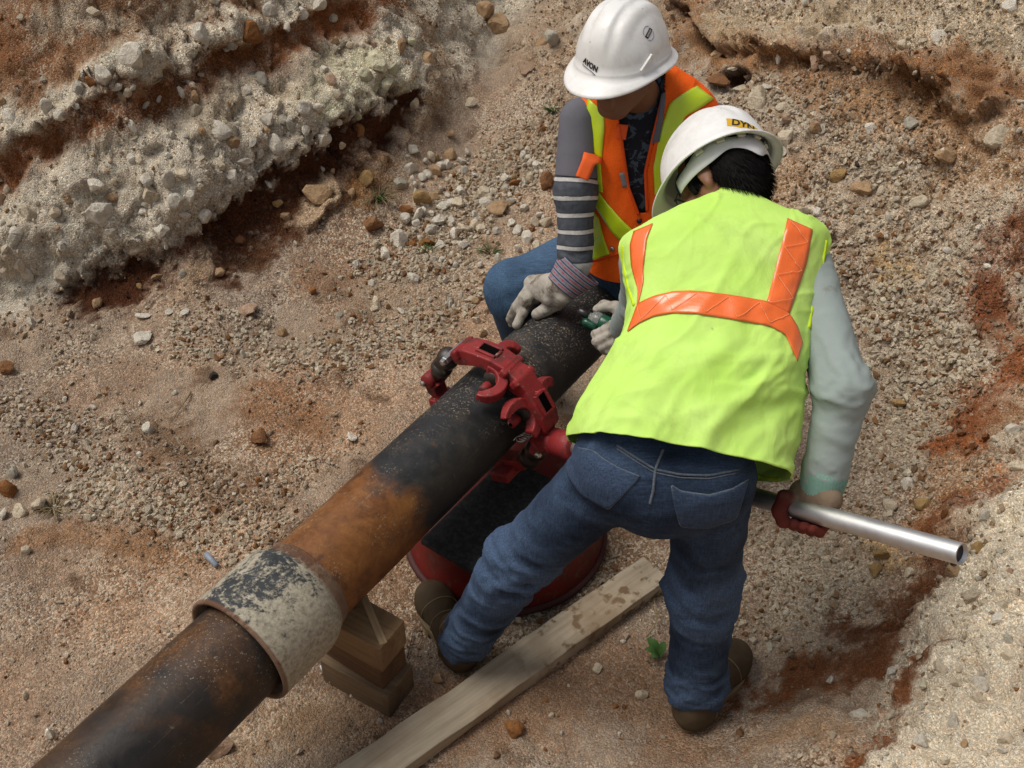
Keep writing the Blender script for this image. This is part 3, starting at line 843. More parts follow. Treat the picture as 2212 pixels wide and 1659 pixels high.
e2r = ng.nodes.new('FunctionNodeEulerToRotation')
ng.links.new(named('rot', 'FLOAT_VECTOR'), e2r.inputs[0]); ng.links.new(e2r.outputs[0], ip.inputs['Rotation'])
ng.links.new(named('scl', 'FLOAT_VECTOR'), ip.inputs['Scale'])
ng.links.new(ip.outputs[0], go.inputs[0])
gravel.modifiers.new('GeometryNodes', 'NODES').node_group = ng
# ------------------------------------------------------------------ pipes
PA = atz(495, 1425, .45); PB = atz(1210, 738, .45)
AX = unit(PB - PA); AX[2] = 0; AX = unit(AX)
E1 = unit(np.cross(AX, (0, 0, 1))); EZ = np.array([0, 0, 1.0])       # E1 points right and towards the viewer
PC = np.array([*(PA[:2]), .45])
S_RIM = (atz(515, 1405, .45) - PC) @ AX
S_BELL = S_RIM + .235
RP = .117
def ring_pt(s, r, a): return PC + AX * s + (E1 * math.cos(a) + EZ * math.sin(a)) * r
def tube_mesh(prof, n=72, noise=0.0):
    """prof: (s, r) along the pipe; returns points, quads, attributes s and a"""
    V, S, A = [], [], []
    for s, r in prof:
        for k in range(n):
            a = 2 * math.pi * k / n
            V.append(ring_pt(s, r, a)); S.append(s); A.append(a)
    V = np.array(V)
    if noise:
        d = fbm(V, 14, 3, 5) * noise + fbm(V, 45, 3, 9) * noise * .5
        cen = PC + AX * np.array(S)[:, None]
        V = V + (V - cen) / np.linalg.norm(V - cen, axis=1)[:, None] * d[:, None]
    i = np.arange(len(prof) * n).reshape(len(prof), n)
    j = np.roll(i, -1, axis=1)
    Q = np.stack([i[:-1], i[1:], j[1:], j[:-1]], -1).reshape(-1, 4)
    return V, Q, {'s': np.array(S), 'up': np.sin(np.array(A))}
def pipe_mat(name, kind):
    t = NT(name, .55, .4)
    s = t.attr('s'); up = t.attr('up')
    big = t.noise(6, 6, .62, dist=.4); mid = t.noise(18, 6, .65, dist=.6); fine = t.noise(90, 4, .7)
    if kind == 'far':
        base = t.ramp(mid, [(.3, (.010, .011, .013)), (.55, (.018, .019, .022)), (.8, (.034, .033, .034))])
        rustc = t.ramp(t.math('ADD', t.math('MULTIPLY', mid, .7), t.math('MULTIPLY', fine, .3)), [(.25, (.05, .020, .007)), (.45, (.15, .053, .012)), (.62, (.23, .092, .022)), (.8, (.28, .15, .06))])
        e = t.math('ADD', s, t.math('MULTIPLY', t.math('SUBTRACT', big, .5), .36))
        m = t.ramp(e, [(0.0, 1.0), (.52, 1.0), (.60, 0.0)])
        spot = t.ramp(t.noise(9, 5, .7), [(.60, 0.0), (.70, .55)])
        m2 = t.math('MAXIMUM', m, t.math('MULTIPLY', spot, t.ramp(e, [(.55, 1.0), (1.05, 0.0)])))
        c = t.mix(m2, base, rustc)
        dk = t.ramp(t.noise(11, 5, .6, dist=1.0), [(.54, 0.0), (.66, .75)])
        c = t.mix(t.math('MULTIPLY', dk, .7), c, (.016, .015, .015))
        dust = t.ramp(t.noise(150, 3, .8), [(.565, 0.0), (.64, .95)])
        dz = t.ramp(t.math('ADD', t.noise(7, 4), t.ramp(s, [(.80, 0.0), (1.0, .10)])), [(.49, 0.0), (.62, 1.0)])
        dm = t.math('MULTIPLY', t.math('MULTIPLY', dust, dz), t.ramp(up, [(.1, 0.0), (.6, 1.0)]))
        c = t.mix(dm, c, (.30, .24, .17))
        film = t.math('MULTIPLY', t.ramp(t.noise(5, 6, .7), [(.5, 0.0), (.75, .40)]), t.ramp(up, [(.0, 0.0), (.8, 1.0)]))
        c = t.mix(film, c, (.16, .12, .085))
        t.rough(t.ramp(mid, [(.3, .42), (.7, .66)]))
    elif kind == 'near':
        st = t.noise(5, 6, .6, stretch=(1, 1, 1), dist=1.2)
        base = t.ramp(mid, [(.3, (.010, .009, .009)), (.6, (.022, .018, .016)), (.85, (.045, .036, .03))])
        rustc = t.ramp(fine, [(.3, (.060, .024, .008)), (.55, (.13, .055, .016)), (.75, (.20, .095, .03))])
        m = t.ramp(t.math('ADD', t.math('MULTIPLY', st, .65), t.math('MULTIPLY', big, .4)), [(.44, 0.0), (.55, .35), (.68, 1.0)])
        c = t.mix(m, base, rustc)
        dust = t.math('MULTIPLY', t.ramp(t.noise(190, 2, .8), [(.62, 0.0), (.68, .8)]), t.ramp(t.noise(6, 3), [(.50, 0.0), (.60, 1.0)]))
        c = t.mix(dust, c, (.32, .27, .2))
        pw = t.ramp(t.noise(4.2, 3, .6), [(.70, 0.0), (.78, .6)])
        c = t.mix(t.math('MULTIPLY', pw, t.ramp(fine, [(.4, 0.0), (.6, 1.0)])), c, (.30, .26, .20))
        t.rough(t.ramp(mid, [(.3, .38), (.7, .6)]))
    else:
        base = t.ramp(mid, [(.3, (.020, .024, .028)), (.6, (.045, .050, .055)), (.8, (.08, .08, .08))])
        clay = t.ramp(fine, [(.3, (.22, .20, .15)), (.5, (.37, .335, .26)), (.7, (.48, .44, .35))])
        up2 = t.math('MULTIPLY', t.ramp(up, [(.55, 0.0), (1.0, .17)]), 1.0)
        f = t.math('SUBTRACT', t.math('ADD', t.math('MULTIPLY', t.noise(12, 8, .75, dist=.8), .68), t.math('MULTIPLY', fine, .32)), up2)
        m = t.ramp(f, [(.33, 0.0), (.39, .85), (.50, 1.0)])
        c = t.mix(m, base, clay)
        rs = t.math('ADD', t.ramp(t.attr('edge'), [(.55, 0.0), (.9, .8)]), t.ramp(t.noise(13, 5, .65), [(.64, 0.0), (.72, .7)]))
        c = t.mix(t.math('MINIMUM', rs, 1.0), c, (.14, .062, .03))
        t.rough(.85); t.bump(m, .5, .004)
    cx = t.n('ShaderNodeCombineXYZ'); t.l(s, cx.inputs[0]); t.l(up, cx.inputs[1])
    sc1 = t.ramp(t.noise(9, 3, .6, vec=cx.outputs[0], stretch=(.35, 7, 1), dist=.5), [(.655, 0.0), (.69, 1.0)])
    sc2 = t.ramp(t.noise(7, 3, .6, vec=cx.outputs[0], stretch=(9, .5, 1), dist=.8), [(.68, 0.0), (.71, 1.0)])
    scr = t.math('MULTIPLY', t.math('MAXIMUM', sc1, sc2), t.ramp(fine, [(.42, 0.0), (.58, .55)]))
    c = t.mix(scr, c, (.20, .15, .105))
    t.col(c)
    t.bump(t.noise(70, 5, .7), .22, .004); t.bump(t.noise(22, 4), .18, .006)
    return t.m
main = empty('water_main_pipe', PC + AX * .6 - EZ * .45, 'black and rust coloured water main with a flared bell end, resting on timber blocks', 'pipe')
prof = [(S_BELL - .02, RP)] + [(x, RP) for x in np.linspace(S_BELL, 2.02, 46)] + [(2.02, RP - .012), (1.9, RP - .012)]
V, Qd, at_ = tube_mesh(prof, 80, .0012)
add('barrel', V, Qd, pipe_mat('main pipe iron', 'far'), main, True, at_)
RBo = .146
bp = [(S_RIM + .05, RBo - .016), (S_RIM + .004, RBo - .014), (S_RIM - .003, RBo - .009), (S_RIM - .003, RBo - .003), (S_RIM + .003, RBo)]
bp += [(S_RIM + .003 + x, RBo) for x in np.linspace(.01, .15, 12)]
bp += [(S_RIM + .165, RBo - .002), (S_RIM + .18, RBo - .006), (S_RIM + .195, RBo - .013), (S_RIM + .212, RBo - .021), (S_BELL - .006, RP + .004), (S_BELL + .002, RP - .001)]
inn = [(S_RIM + .19, RP - .004), (S_RIM + .12, RBo - .020)]
V, Qd, at_ = tube_mesh(inn + bp, 84, .0016)
sv = at_['s'] - S_RIM
at_['edge'] = np.maximum(sstep(.165, .215, sv), (1 - sstep(.0, .016, sv)))
add('bell', V, Qd, pipe_mat('bell iron with clay', 'bell'), main, True, at_)
near = empty('inserted_pipe', PC + AX * -.6 - EZ * .45, 'dark brown rust streaked pipe running out at the lower left, pushed into the flared bell', 'pipe')
prof = [(x, RP + .001) for x in np.linspace(-2.2, S_RIM + .17, 50)]
V, Qd, at_ = tube_mesh(prof, 80, .001)
add('barrel', V, Qd, pipe_mat('inserted pipe iron', 'near'), near, True, at_)

# ------------------------------------------------------------------ timber
def wood_mat(name, c0, c1, stain=None, wet=0.0):
    t = NT(name, .8, .25)
    g = t.noise(14, 6, .6, stretch=(.12, 1.6, 1.6), dist=.5)
    f = t.noise(70, 4, .7, stretch=(.06, 1.5, 1.5))
    c = t.mix(t.ramp(g, [(.3, 0.0), (.7, 1.0)]), c0, c1)
    c = t.mix(1.0, c, t.ramp(f, [(.3, .72), (.6, 1.05), (.8, 1.15)]), 'MULTIPLY')
    if stain:
        m = t.ramp(t.noise(7, 5, .65, dist=.8), [(.50, 0.0), (.66, .75)])
        c = t.mix(m, c, stain)
    t.col(c); t.bump(f, .3, .003); t.bump(t.noise(120, 3), .15, .002)
    return t.m
def timber(name, c, L, Wd, Hh, rotz, mat, parent=None, jig=.0015, nx=10, tilt=(0, 0)):
    """a sawn block lying along its own x axis, with slightly uneven faces"""
    bm = bmesh.new(); bmesh.ops.create_cube(bm, size=1.0)
    bmesh.ops.subdivide_edges(bm, edges=[e for e in bm.edges if abs(e.verts[0].co.x - e.verts[1].co.x) > .5], cuts=nx, use_grid_fill=True)
    for v in bm.verts: v.co = Vector((v.co.x * L, v.co.y * Wd, v.co.z * Hh))
    P = np.array([v.co[:] for v in bm.verts]) + rng.uniform(0, 9)
    n = np.stack([fbm(P, 8, 3, 1), fbm(P, 8, 3, 2), fbm(P, 8, 3, 3)], 1) * jig * 2
    for v, q in zip(bm.verts, n): v.co += Vector(q)
    me = bpy.data.meshes.new(name); bm.to_mesh(me); bm.free(); me.materials.append(mat)
    o = bpy.data.objects.new(name, me)
    c = np.array(c, float)
    if parent is not None: c = c - ORIG[parent.name]
    o.location = c; o.rotation_euler = (tilt[0], tilt[1], rotz)
    link(o, parent); bevel(o, .003, 2, 40)
    ORIG[o.name] = np.array(o.location) + (ORIG[parent.name] if parent is not None else 0)
    return o
W_NEW = wood_mat('new sawn wood', (.21, .13, .065), (.33, .22, .12), (.13, .08, .045))
W_PALE = wood_mat('pale wood strip', (.36, .25, .14), (.48, .36, .22))
W_OLD = wood_mat('damp wood', (.13, .09, .052), (.20, .14, .085), (.07, .046, .03))
W_MID = wood_mat('brown wood', (.10, .055, .03), (.155, .088, .045), (.06, .033, .02))
fc0, fc1, fc2 = atz(835, 1536, 0), atz(888, 1497, 0), atz(700, 1452, .0)
bx = unit(fc2 - fc0); br = unit(fc1 - fc0)
ang = math.atan2(bx[1], bx[0])
bw = .098; LB = float(np.linalg.norm(fc2 - fc0)) * .98 + .01
bn = np.array([bx[1], -bx[0], 0]);
if bn @ br < 0: bn = -bn
def blk(label, z0, h, L, mat, off, da, w=bw, along=0.0):
    c = fc0 + bx * (L / 2 + along) + bn * (w / 2 + off); c[2] = z0 + h / 2
    o = timber('timber_block', c, L, w, h, ang + da, mat)
    tag(o, label, 'block', 'timber blocks stacked under the pipe bell'); return o
blk('lowest timber block of the stack under the bell, dirt at its foot', -.008, .098, LB * 1.0, W_OLD, -.014, .05, .112, -.016)
blk('middle brown timber block of the stack under the bell, nail holes at its end', .0905, .095, LB * .98, W_MID, .004, -.015, .094, .004)
blk('topmost timber block of the stack, clean grooved wood and a rounded corner', .186, .098, LB * 1.0, W_NEW, -.006, .03, .104, -.006)
# strips on the top block (its grooves) and the wedge between it and the pipe
o = timber('wedge', fc0 + bx * .175 + bn * .055 + EZ * .302, .11, .05, .034, ang + .5, W_MID, None, .001)
tag(o, 'small dark wooden wedge on top of the timber stack touching the pipe', 'wedge')
for dy, w_, m_ in ((.012, .020, W_PALE),):
    c = fc0 + bx * (LB / 2 - .004) + bn * dy + EZ * .2838
    timber('strip', c, LB * .97, w_, .005, ang - .02, m_, bpy.data.objects['timber_block.002'], .0006)

t = NT('old plank wood', .85, .2)
g = t.noise(10, 6, .6, stretch=(.10, 1.5, 1.5), dist=.5); f = t.noise(80, 4, .7, stretch=(.05, 1.3, 1.3))
c = t.mix(t.ramp(g, [(.3, 0.0), (.7, 1.0)]), (.30, .25, .18), (.45, .39, .30))
c = t.mix(1.0, c, t.ramp(f, [(.3, .78), (.6, 1.03), (.8, 1.12)]), 'MULTIPLY')
gx_ = t.n('ShaderNodeSeparateXYZ'); t.l(t.coord('Object'), gx_.inputs[0])
endm = t.ramp(t.math('ADD', gx_.outputs[0], .5), [(.60, 0.0), (.70, 1.0)])
blot = t.ramp(t.noise(26, 3, .5), [(.54, 0.0), (.62, .85)])
c = t.mix(t.math('MULTIPLY', blot, endm), c, (.11, .062, .03))
c = t.mix(t.ramp(t.noise(4, 5, .6), [(.48, 0.0), (.66, .65)]), c, (.20, .135, .08))
t.col(c); t.bump(f, .35, .003); t.bump(t.noise(40, 4), .2, .004)
PLANK = t.m
pa, pb = atz(1418, 1228, .04), atz(775, 1676, .04)
pd = unit(pa - pb); L = np.linalg.norm(pa - pb) + .25
pn = np.array([-pd[1], pd[0], 0])
pc = pa - pd * L / 2 + EZ * -.018
plank = timber('wooden_plank', pc, L, .106, .046, math.atan2(pd[1], pd[0]), PLANK, None, .0035, 24)
tag(plank, 'long weathered grey plank with mud spots lying on the trench floor', 'plank')

# ------------------------------------------------------------------ tub with a board on it
REDTUB = NT('red tub plastic', .55, .35)
c = REDTUB.mix(REDTUB.ramp(REDTUB.noise(12, 5, .65), [(.4, 0.0), (.65, .8)]), (.13, .008, .006), (.05, .012, .010))
c = REDTUB.mix(REDTUB.ramp(REDTUB.noise(25, 5, .7), [(.55, 0.0), (.7, .8)]), c, (.10, .065, .045))
REDTUB.col(c); REDTUB.bump(REDTUB.noise(30, 4), .2, .004)
TC = atz(1092, 1156, 0.0)
tub = empty('red_tub', TC, 'round red tub upside down under the pipe, behind the bent man\'s legs', 'tub')
mb = MB(); mb.lathe(TC, EZ, [(.006, .286), (.03, .291), (.05, .282), (.13, .272), (.185, .262), (.192, .250), (.192, .02)], 56)
mb.build('shell', REDTUB.m, tub, True); 
mb = MB(); P = [TC + np.array([math.cos(a) * .293, math.sin(a) * .293, .014]) for a in np.linspace(0, 2 * math.pi, 57)]
mb.tube(P, .012, 8, False); mb.build('rim', simple('tub rim', (.05, .014, .012), .7), tub, True)
bA, bB, bD = atz(908, 1168, .21), atz(1030, 1050, .21), atz(1000, 1219, .21)
bu, bv = unit(bB - bA), unit(bD - bA); bv = unit(bv - bu * (bu @ bv))
mb = MB(); c = bA + bu * .20 + bv * .16; c[2] = .2055
mb.box(c, bu * .20, bv * .16, EZ * .011)
BOARD = NT('black board', .8, .3)
BOARD.col(BOARD.mix(BOARD.ramp(BOARD.noise(60, 5, .75), [(.45, 0.0), (.75, 1.0)]), (.014, .015, .017), (.050, .050, .050)))
BOARD.bump(BOARD.noise(120, 4), .5, .003)
bd = mb.build('black_board', BOARD.m, None, False); bevel(bd, .004)
tag(bd, 'flat black gritty board lying on the red tub under the pipe', 'board')

# ------------------------------------------------------------------ the pipe cutter clamped round the pipe
CC0 = np.array([-.06, 2.235, .45]); CC0 = PC + AX * ((CC0 - PC) @ AX)
def cp(a, r, s=0.0):
    a = math.radians(a); return CC0 + (E1 * math.cos(a) + EZ * math.sin(a)) * r + AX * s
def rad_(a): a = math.radians(a); return E1 * math.cos(a) + EZ * math.sin(a)
def tan_(a): a = math.radians(a); return -E1 * math.sin(a) + EZ * math.cos(a)
t = NT('red cast paint', .5, .35)
w = t.noise(26, 6, .68)
c = t.mix(t.ramp(t.noise(9, 4), [(.3, 0.0), (.7, 1.0)]), (.20, .014, .017), (.28, .027, .028))
c = t.mix(t.ramp(w, [(.50, 0.0), (.64, .8)]), c, (.060, .026, .022))
c = t.mix(t.ramp(t.noise(75, 3, .7), [(.66, 0.0), (.70, .7)]), c, (.40, .34, .27))
t.col(c); t.rough(t.ramp(w, [(.35, .44), (.65, .72)])); t.bump(t.noise(60, 4), .25, .003)
CRED = t.m
CDARK = simple('greasy dark steel', (.030, .024, .020), .42, .5, .4, 40)
CBLACK = simple('black pin and slot shade', (.004, .004, .004), 1.0, .0)
STEEL = simple('bright bolt steel', (.45, .44, .42), .30, .5, .15, 60, .9)
cut = empty('pipe_cutter', cp(0, 0) - EZ * .45, 'red hinged chain style pipe cutter clamped round the black pipe', 'pipe cutter')
def arc(angs, r, hw, hh, name, mat, s=0.0, parent=cut, bev=.004):
    P = [cp(a, r if np.isscalar(r) else r[i], s) for i, a in enumerate(angs)]
    m = MB(); m.sweep(P, [rad_(a) for a in angs], [AX] * len(angs), hw, hh)
    o = m.build(name, mat, parent, False); bevel(o, bev, 2, 25); return o
# upper frame: faceted bar in two castings
aa = [4, 12, 24, 36, 48, 58, 66]
f1_ = arc(aa, [.176, .186, .189, .186, .182, .186, .184], [.024, .033, .035, .034, .030, .036, .030], [.018, .023, .021, .021, .023, .027, .023], 'frame', CRED)
aa = [64, 72, 84, 98, 110, 122, 132]
f2_ = arc(aa, [.184, .188, .190, .188, .186, .182, .176], [.030, .033, .036, .036, .034, .028, .018], [.023, .023, .021, .021, .025, .024, .016], 'frame', CRED)
# windows in both castings: black boxes stand for shade in the slots, red lips
for a0, fr in ((33, f1_), (91, f2_)):
    m = MB()
    m.box(cp(a0, .2065), tan_(a0) * .024, AX * .013, rad_(a0) * .0055)
    m.build('slot_shade', CBLACK, fr, False)
    m = MB()
    for sg in (-1, 1):
        m.box(cp(a0, .2075, sg * .0185), tan_(a0) * .031, AX * .0045, rad_(a0) * .007)
        m.box(cp(a0 + sg * 8.4, .2075), tan_(a0 + sg * 8.4) * .0045, AX * .0140, rad_(a0) * .007)
    o = m.build('slot_lip', CRED, fr, False); bevel(o, .002)
# stiffening bosses across the frame
for a0 in (58, 70, 118):
    m = MB(); m.box(cp(a0, .195), tan_(a0) * .011, AX * .043, rad_(a0) * .015)
    o = m.build('boss', CRED, cut, False); bevel(o, .006, 2)
# fork arms carrying the rollers, near side and far side
def hook(a0, r0, s0, open_a, span, R, name, nsgn):
    P, N1, N2 = [], [], []
    for k in np.linspace(0, 1, 15):
        b = math.radians(open_a + span * k)
        d = tan_(a0) * math.cos(b) + AX * math.sin(b)
        P.append(cp(a0, r0, s0) + d * R + rad_(a0) * (-.016 * k))
        N1.append(d); N2.append(rad_(a0))
    m = MB(); ww = np.interp(np.linspace(0, 1, 15), [0, .15, .8, 1], [.013, .015, .014, .009])
    m.sweep(P, N1, N2, ww * 1.15, ww)
    o = m.build(name, CRED, cut, False); bevel(o, .004, 2, 25)
    m = MB(); bq = P[1] + rad_(a0) * .012
    m.lathe(bq, rad_(a0), [(0, .0065), (.003, .006), (.003, .002)], 12); m.build('pin', CBLACK, o, False)
    return o
hook(79, .176, -.070, 60, 200, .046, 'fork_arm', 1)
hook(30, .176, -.070, 175, -225, .048, 'fork_arm', 1)
hook(80, .168, .064, -60, 150, .036, 'fork_arm', 1)
hook(28, .168, .064, -80, 160, .036, 'fork_arm', 1)
for a0 in (77, 30):
    m = MB(); m.lathe(cp(a0, .146, -.086), AX, [(0, .010), (.002, .0135), (.03, .0135), (.032, .010)], 20); m.build('roller_nub', CRED, cut, True)
    m = MB(); m.lathe(cp(a0, .146, -.089), AX, [(0, .005), (.004, .005)], 12); m.build('pin', CBLACK, cut, False)
    m = MB(); m.lathe(cp(a0, .148, -.045), AX, [(0, .012), (.004, .027), (.008, .030), (.012, .027), (.05, .012)], 28); m.build('cutter_wheel', CDARK, cut, True)
# spring on the lower hook
m = MB()
P = [cp(13 + 1.6 * k / 14, .175 + .017 * math.cos(k * .9), -.040 - .0016 * k + .017 * math.sin(k * .9)) for k in range(40)]
m.tube(P, .0022, 6); m.build('spring', CDARK, cut, True)
# left: clevis bolt, knurled adjusting nut, lower red hinge
m = MB(); m.lathe(cp(134, .186, -.05), AX, [(0, .007), (.003, .011), (.012, .011), (.014, .013), (.10, .013)], 6); m.build('bolt', STEEL, cut, False)
pA, pB = cp(137, .188), cp(178, .200); ad = unit(pB - pA); Ln = np.linalg.norm(pB - pA)
m = MB()
m.lathe(pA, ad, [(-.012, .014), (0, .024), (.006, .030), (.022, .032), (.038, .030), (.044, .022), (.056, .021), (.060, .026), (.066, .0305), (.082, .031), (.088, .027), (.10, .023), (Ln * .95, .018), (Ln, .012)], 40)
m.build('adjusting_nut', CDARK, cut, True)
m = MB(); m.box(pA + ad * .051, unit(np.cross(ad, AX)) * .021, AX * .023, ad * .007); m.build('nut_flat', CDARK, cut, False)
h_ = arc([176, 183, 190, 196], [.186, .200, .196, .182], [.024, .026, .024, .018], [.018, .018, .018, .014], 'lower_hinge', CRED)
m = MB(); m.lathe(cp(179, .216, -.040), AX, [(0, .006), (.004, .010), (.07, .010)], 16); m.build('bolt', STEEL, cut, False)
m = MB(); m.lathe(cp(176, .204, -.034), AX, [(0, .020), (.006, .023), (.062, .023), (.068, .020)], 24); m.build('knuckle', CRED, cut, True)
arc([193, 204, 214], [.190, .190, .186], [.038, .040, .036], [.014, .013, .014], 'lower_lug', CRED)
# lower frame under the pipe
arc([212, 225, 240, 255, 270, 285, 300, 312], .184, .026, .019, 'lower_frame', CRED)
m = MB(); m.box(cp(292, .196, -.02), tan_(292) * .03, AX * .05, rad_(292) * .016); o = m.build('boss', CRED, cut, False); bevel(o, .005)
# right: handle socket and the lower adjusting nut
HS = cp(-6, .185)                                      # where the handle socket sits
T_HAND, T_END = at(1755, 1104, 2.33), at(2078, 1197, 2.035)
td = unit(T_END - T_HAND)
T_IN = T_END - td * np.linalg.norm(T_END - HS) * .88
sd_ = unit(T_HAND - HS)
m = MB(); m.lathe(HS - sd_ * .03, sd_, [(0, .030), (.004, .037), (.072, .038), (.076, .0345), (.080, .0345), (.084, .0385), (.150, .039), (.154, .033)], 40)
m.build('handle_socket', CRED, cut, True)
m = MB(); m.box(cp(2, .183), tan_(2) * .030, AX * .022, rad_(2) * .018); o = m.build('boss', CRED, cut, False); bevel(o, .006)
m = MB(); m.box(cp(-14, .176, -.018), tan_(-14) * .022, AX * .020, rad_(-14) * .017); o = m.build('lug', CRED, cut, False); bevel(o, .006)
m = MB(); m.lathe(cp(-15, .19, -.046), AX, [(0, .006), (.003, .010), (.012, .010)], 6); m.build('bolt', STEEL, cut, False)
pA, pB = cp(-20, .172), cp(-50, .186); ad = unit(pB - pA)
m = MB(); m.lathe(pA, ad, [(-.01, .014), (0, .026), (.006, .031), (.03, .032), (.038, .026), (.05, .024), (.056, .030), (.08, .030), (.09, .02), (.12, .014)], 36)
m.build('adjusting_nut', CDARK, cut, True)

# ------------------------------------------------------------------ bright steel tube used as a handle
ST = NT('galvanised steel', .42, .5); ST.b.inputs['Metallic'].default_value = 1.0
ST.col(ST.mix(ST.ramp(ST.noise(18, 5, .6, stretch=(1, 1, 1)), [(.3, 0.0), (.7, 1.0)]), (.50, .50, .51), (.66, .66, .66)))
ST.rough(ST.ramp(ST.noise(30, 5, .7), [(.3, .44), (.7, .58)]))
ST.bump(ST.noise(8, 3), .1, .002)
tb = empty('steel_tube', HS - EZ * .02, 'shiny bare steel tube slid over the red cutter\'s handle socket, held by the nearer man', 'tube')
T0 = HS + sd_ * .09
m = MB(); n = 40; P = []
for r, rows in ((.0205, [0, .2, .5, .9, 1.0]), ):
    pass
tl = np.linalg.norm(T_END - T0); td = unit(T_END - T0)
m.lathe(T0, td, [(0, .0195), (0, .0212), (tl * .5, .0212), (tl - .001, .0212), (tl, .0208), (tl, .0183), (tl - .25, .0180)], 48)
o = m.build('wall', ST.m, tb, True)
m = MB(); m.lathe(T_END - td * .02, td, [(-.01, .0181), (.012, .0181)], 32); m.build('bore', simple('dark bore', (.035, .03, .045), .35), tb, True)  # dark plug set just inside the open end
m = MB(); q = T_END - EZ * .0212 - td * .008; m.lathe(q, -EZ, [(-.004, .006), (.004, .008), (.012, .006), (.016, .002)], 10); m.build('grease_drip', simple('dark grease', (.02, .012, .008), .4), tb, True)

# ------------------------------------------------------------------ small litter and plants
def curve_tube(name, paths, r, mat, parent=None):
    m = MB()
    for P in paths:
        P = np.array(P); R = np.interp(np.linspace(0, 1, len(P)), [0, 1], [r, r * .35])
        m.tube(P, R, 5)
    return m.build(name, mat, parent, True)
TWIG = simple('dry twig', (.20, .135, .08), .9)
LEAF = simple('green blade', (.045, .11, .022), .7, .3, .35, 40)
DRY = simple('dry grass', (.24, .185, .10), .9, .2, .3, 30)
def twig(u0, v0, u1, v1, r, lab, bend=.01, mat=TWIG):
    a, b = ghit(u0, v0)[0], ghit(u1, v1)[0]
    P = [a + (b - a) * k + EZ * (.008 + bend * math.sin(k * 3.1)) + E1 * bend * .5 * math.sin(k * 5) for k in np.linspace(0, 1, 7)]
    o = curve_tube('twig', [P, [P[3], P[3] + (b - a) * .2 + E1 * .03 + EZ * .01]], r, mat); tag(o, lab, 'twig')
twig(413, 850, 378, 912, .0035, 'bent dry twig on the left floor between gravel and red earth')
twig(300, 930, 325, 968, .003, 'short dark twig left of the dark rust clod')
twig(1395, 1380, 1425, 1300, .0022, 'thin dry stalk standing by the right leg and plank', .03, DRY)
twig(880, 1425, 893, 1370, .0022, 'thin black wire sticking up behind the timber stack', .0, CDARK)
def tuft(u, v, n, h, spread, lab, mats, name='grass_tuft', cat='grass', droop=.5):
    p, nn = ghit(u, v)
    r = np.random.default_rng(int(u * 7 + v))
    root = empty(name, p, lab, cat)
    for mi, mt in enumerate(mats):
        paths = []
        for k in range(n // len(mats)):
            a = r.uniform(0, 6.28); L = h * r.uniform(.5, 1.1)
            d = np.array([math.cos(a), math.sin(a), 0]) * spread * r.uniform(.4, 1.0)
            b = p + d * .25 + r.normal(0, .004, 3)
            paths.append([b + d * q + EZ * L * (q - droop * q * q) for q in np.linspace(0, 1, 6)])
        curve_tube('blades', paths, .0024, mt, root)
tuft(820, 425, 70, .10, .11, 'tangle of dry brown roots hanging at the right end of the dark bank', [DRY, TWIG], 'dry_roots', 'roots', .8)
tuft(812, 432, 18, .06, .06, 'few green blades inside the tangle of dry roots', [LEAF])
tuft(1196, 243, 26, .06, .05, 'dark green grass tuft left of the grey sleeve', [LEAF], droop=.4)
tuft(1222, 262, 14, .05, .04, 'small green tuft touching the grey sleeve', [LEAF])
tuft(1060, 545, 30, .05, .05, 'dark weed tuft beside the denim thigh', [LEAF, TWIG])
tuft(922, 545, 10, .05, .05, 'two green blades below the rust red rock', [LEAF])
tuft(118, 1100, 30, .05, .06, 'dry grass wisps beside the cream rocks at the left edge', [DRY], droop=.8)
tuft(1395, 1238, 24, .03, .05, 'dry straw bits on the far end of the plank', [DRY], 'straw', 'straw', .9)
tuft(976, 790, 12, .02, .02, 'tiny bright green plant behind the cutter\'s bolt', [LEAF])
# the broad green leaf by the right leg
def leaf(u, v, L, lab):
    p, nn = ghit(u, v); mb_ = []; F = []
    root = empty('green_plant', p, lab, 'plant')
    for q, (da, l2) in enumerate(((2.2, 1.0), (2.9, .8), (1.2, .7), (3.6, .6))):
        d = np.array([math.cos(da), math.sin(da), .25]); sdv = np.array([-math.sin(da), math.cos(da), 0])
        V = []; 
        for k in np.linspace(0, 1, 8):
            w_ = math.sin(math.pi * min(k * .93 + .05, 1)) * L * .27 * l2
            c_ = p + d * L * l2 * k + EZ * (.012 + .02 * math.sin(k * 2.6))
            V += [c_ - sdv * w_, c_ - EZ * .003, c_ + sdv * w_]
        F = [(i * 3 + j, i * 3 + j + 1, i * 3 + j + 4, i * 3 + j + 3) for i in range(7) for j in (0, 1)]
        add('leaf', V, F, LEAF, root, True)
leaf(1425, 1425, .055, 'green leafy weed on the floor against the right trouser leg')
def scrap(u0, v0, u1, v1, r, c, lab):
    a, b = ghit(u0, v0)[0] + EZ * .012, ghit(u1, v1)[0] + EZ * .012
    m = MB(); d = unit(b - a); L_ = np.linalg.norm(b - a)
    m.lathe(a, d, [(0, r * .8), (.001, r), (L_ * .55, r), (L_ * .56, r * .93), (L_, r * .93)], 14)
    o = m.build('plastic_stub', simple('scrap plastic', c, .5), None, True); tag(o, lab, 'plastic stub')
scrap(697, 1443, 718, 1478, .008, (.52, .55, .60), 'white plastic stub beside the timber stack below the bell')
scrap(447, 1203, 470, 1228, .009, (.24, .28, .34), 'blue grey plastic stub on the sand left of the bell')
o = put_stone('coal_lump', 462, 815, 22, 'dark', None, 'black lump on the gravel left of the cutter', None, .1, 'lump')
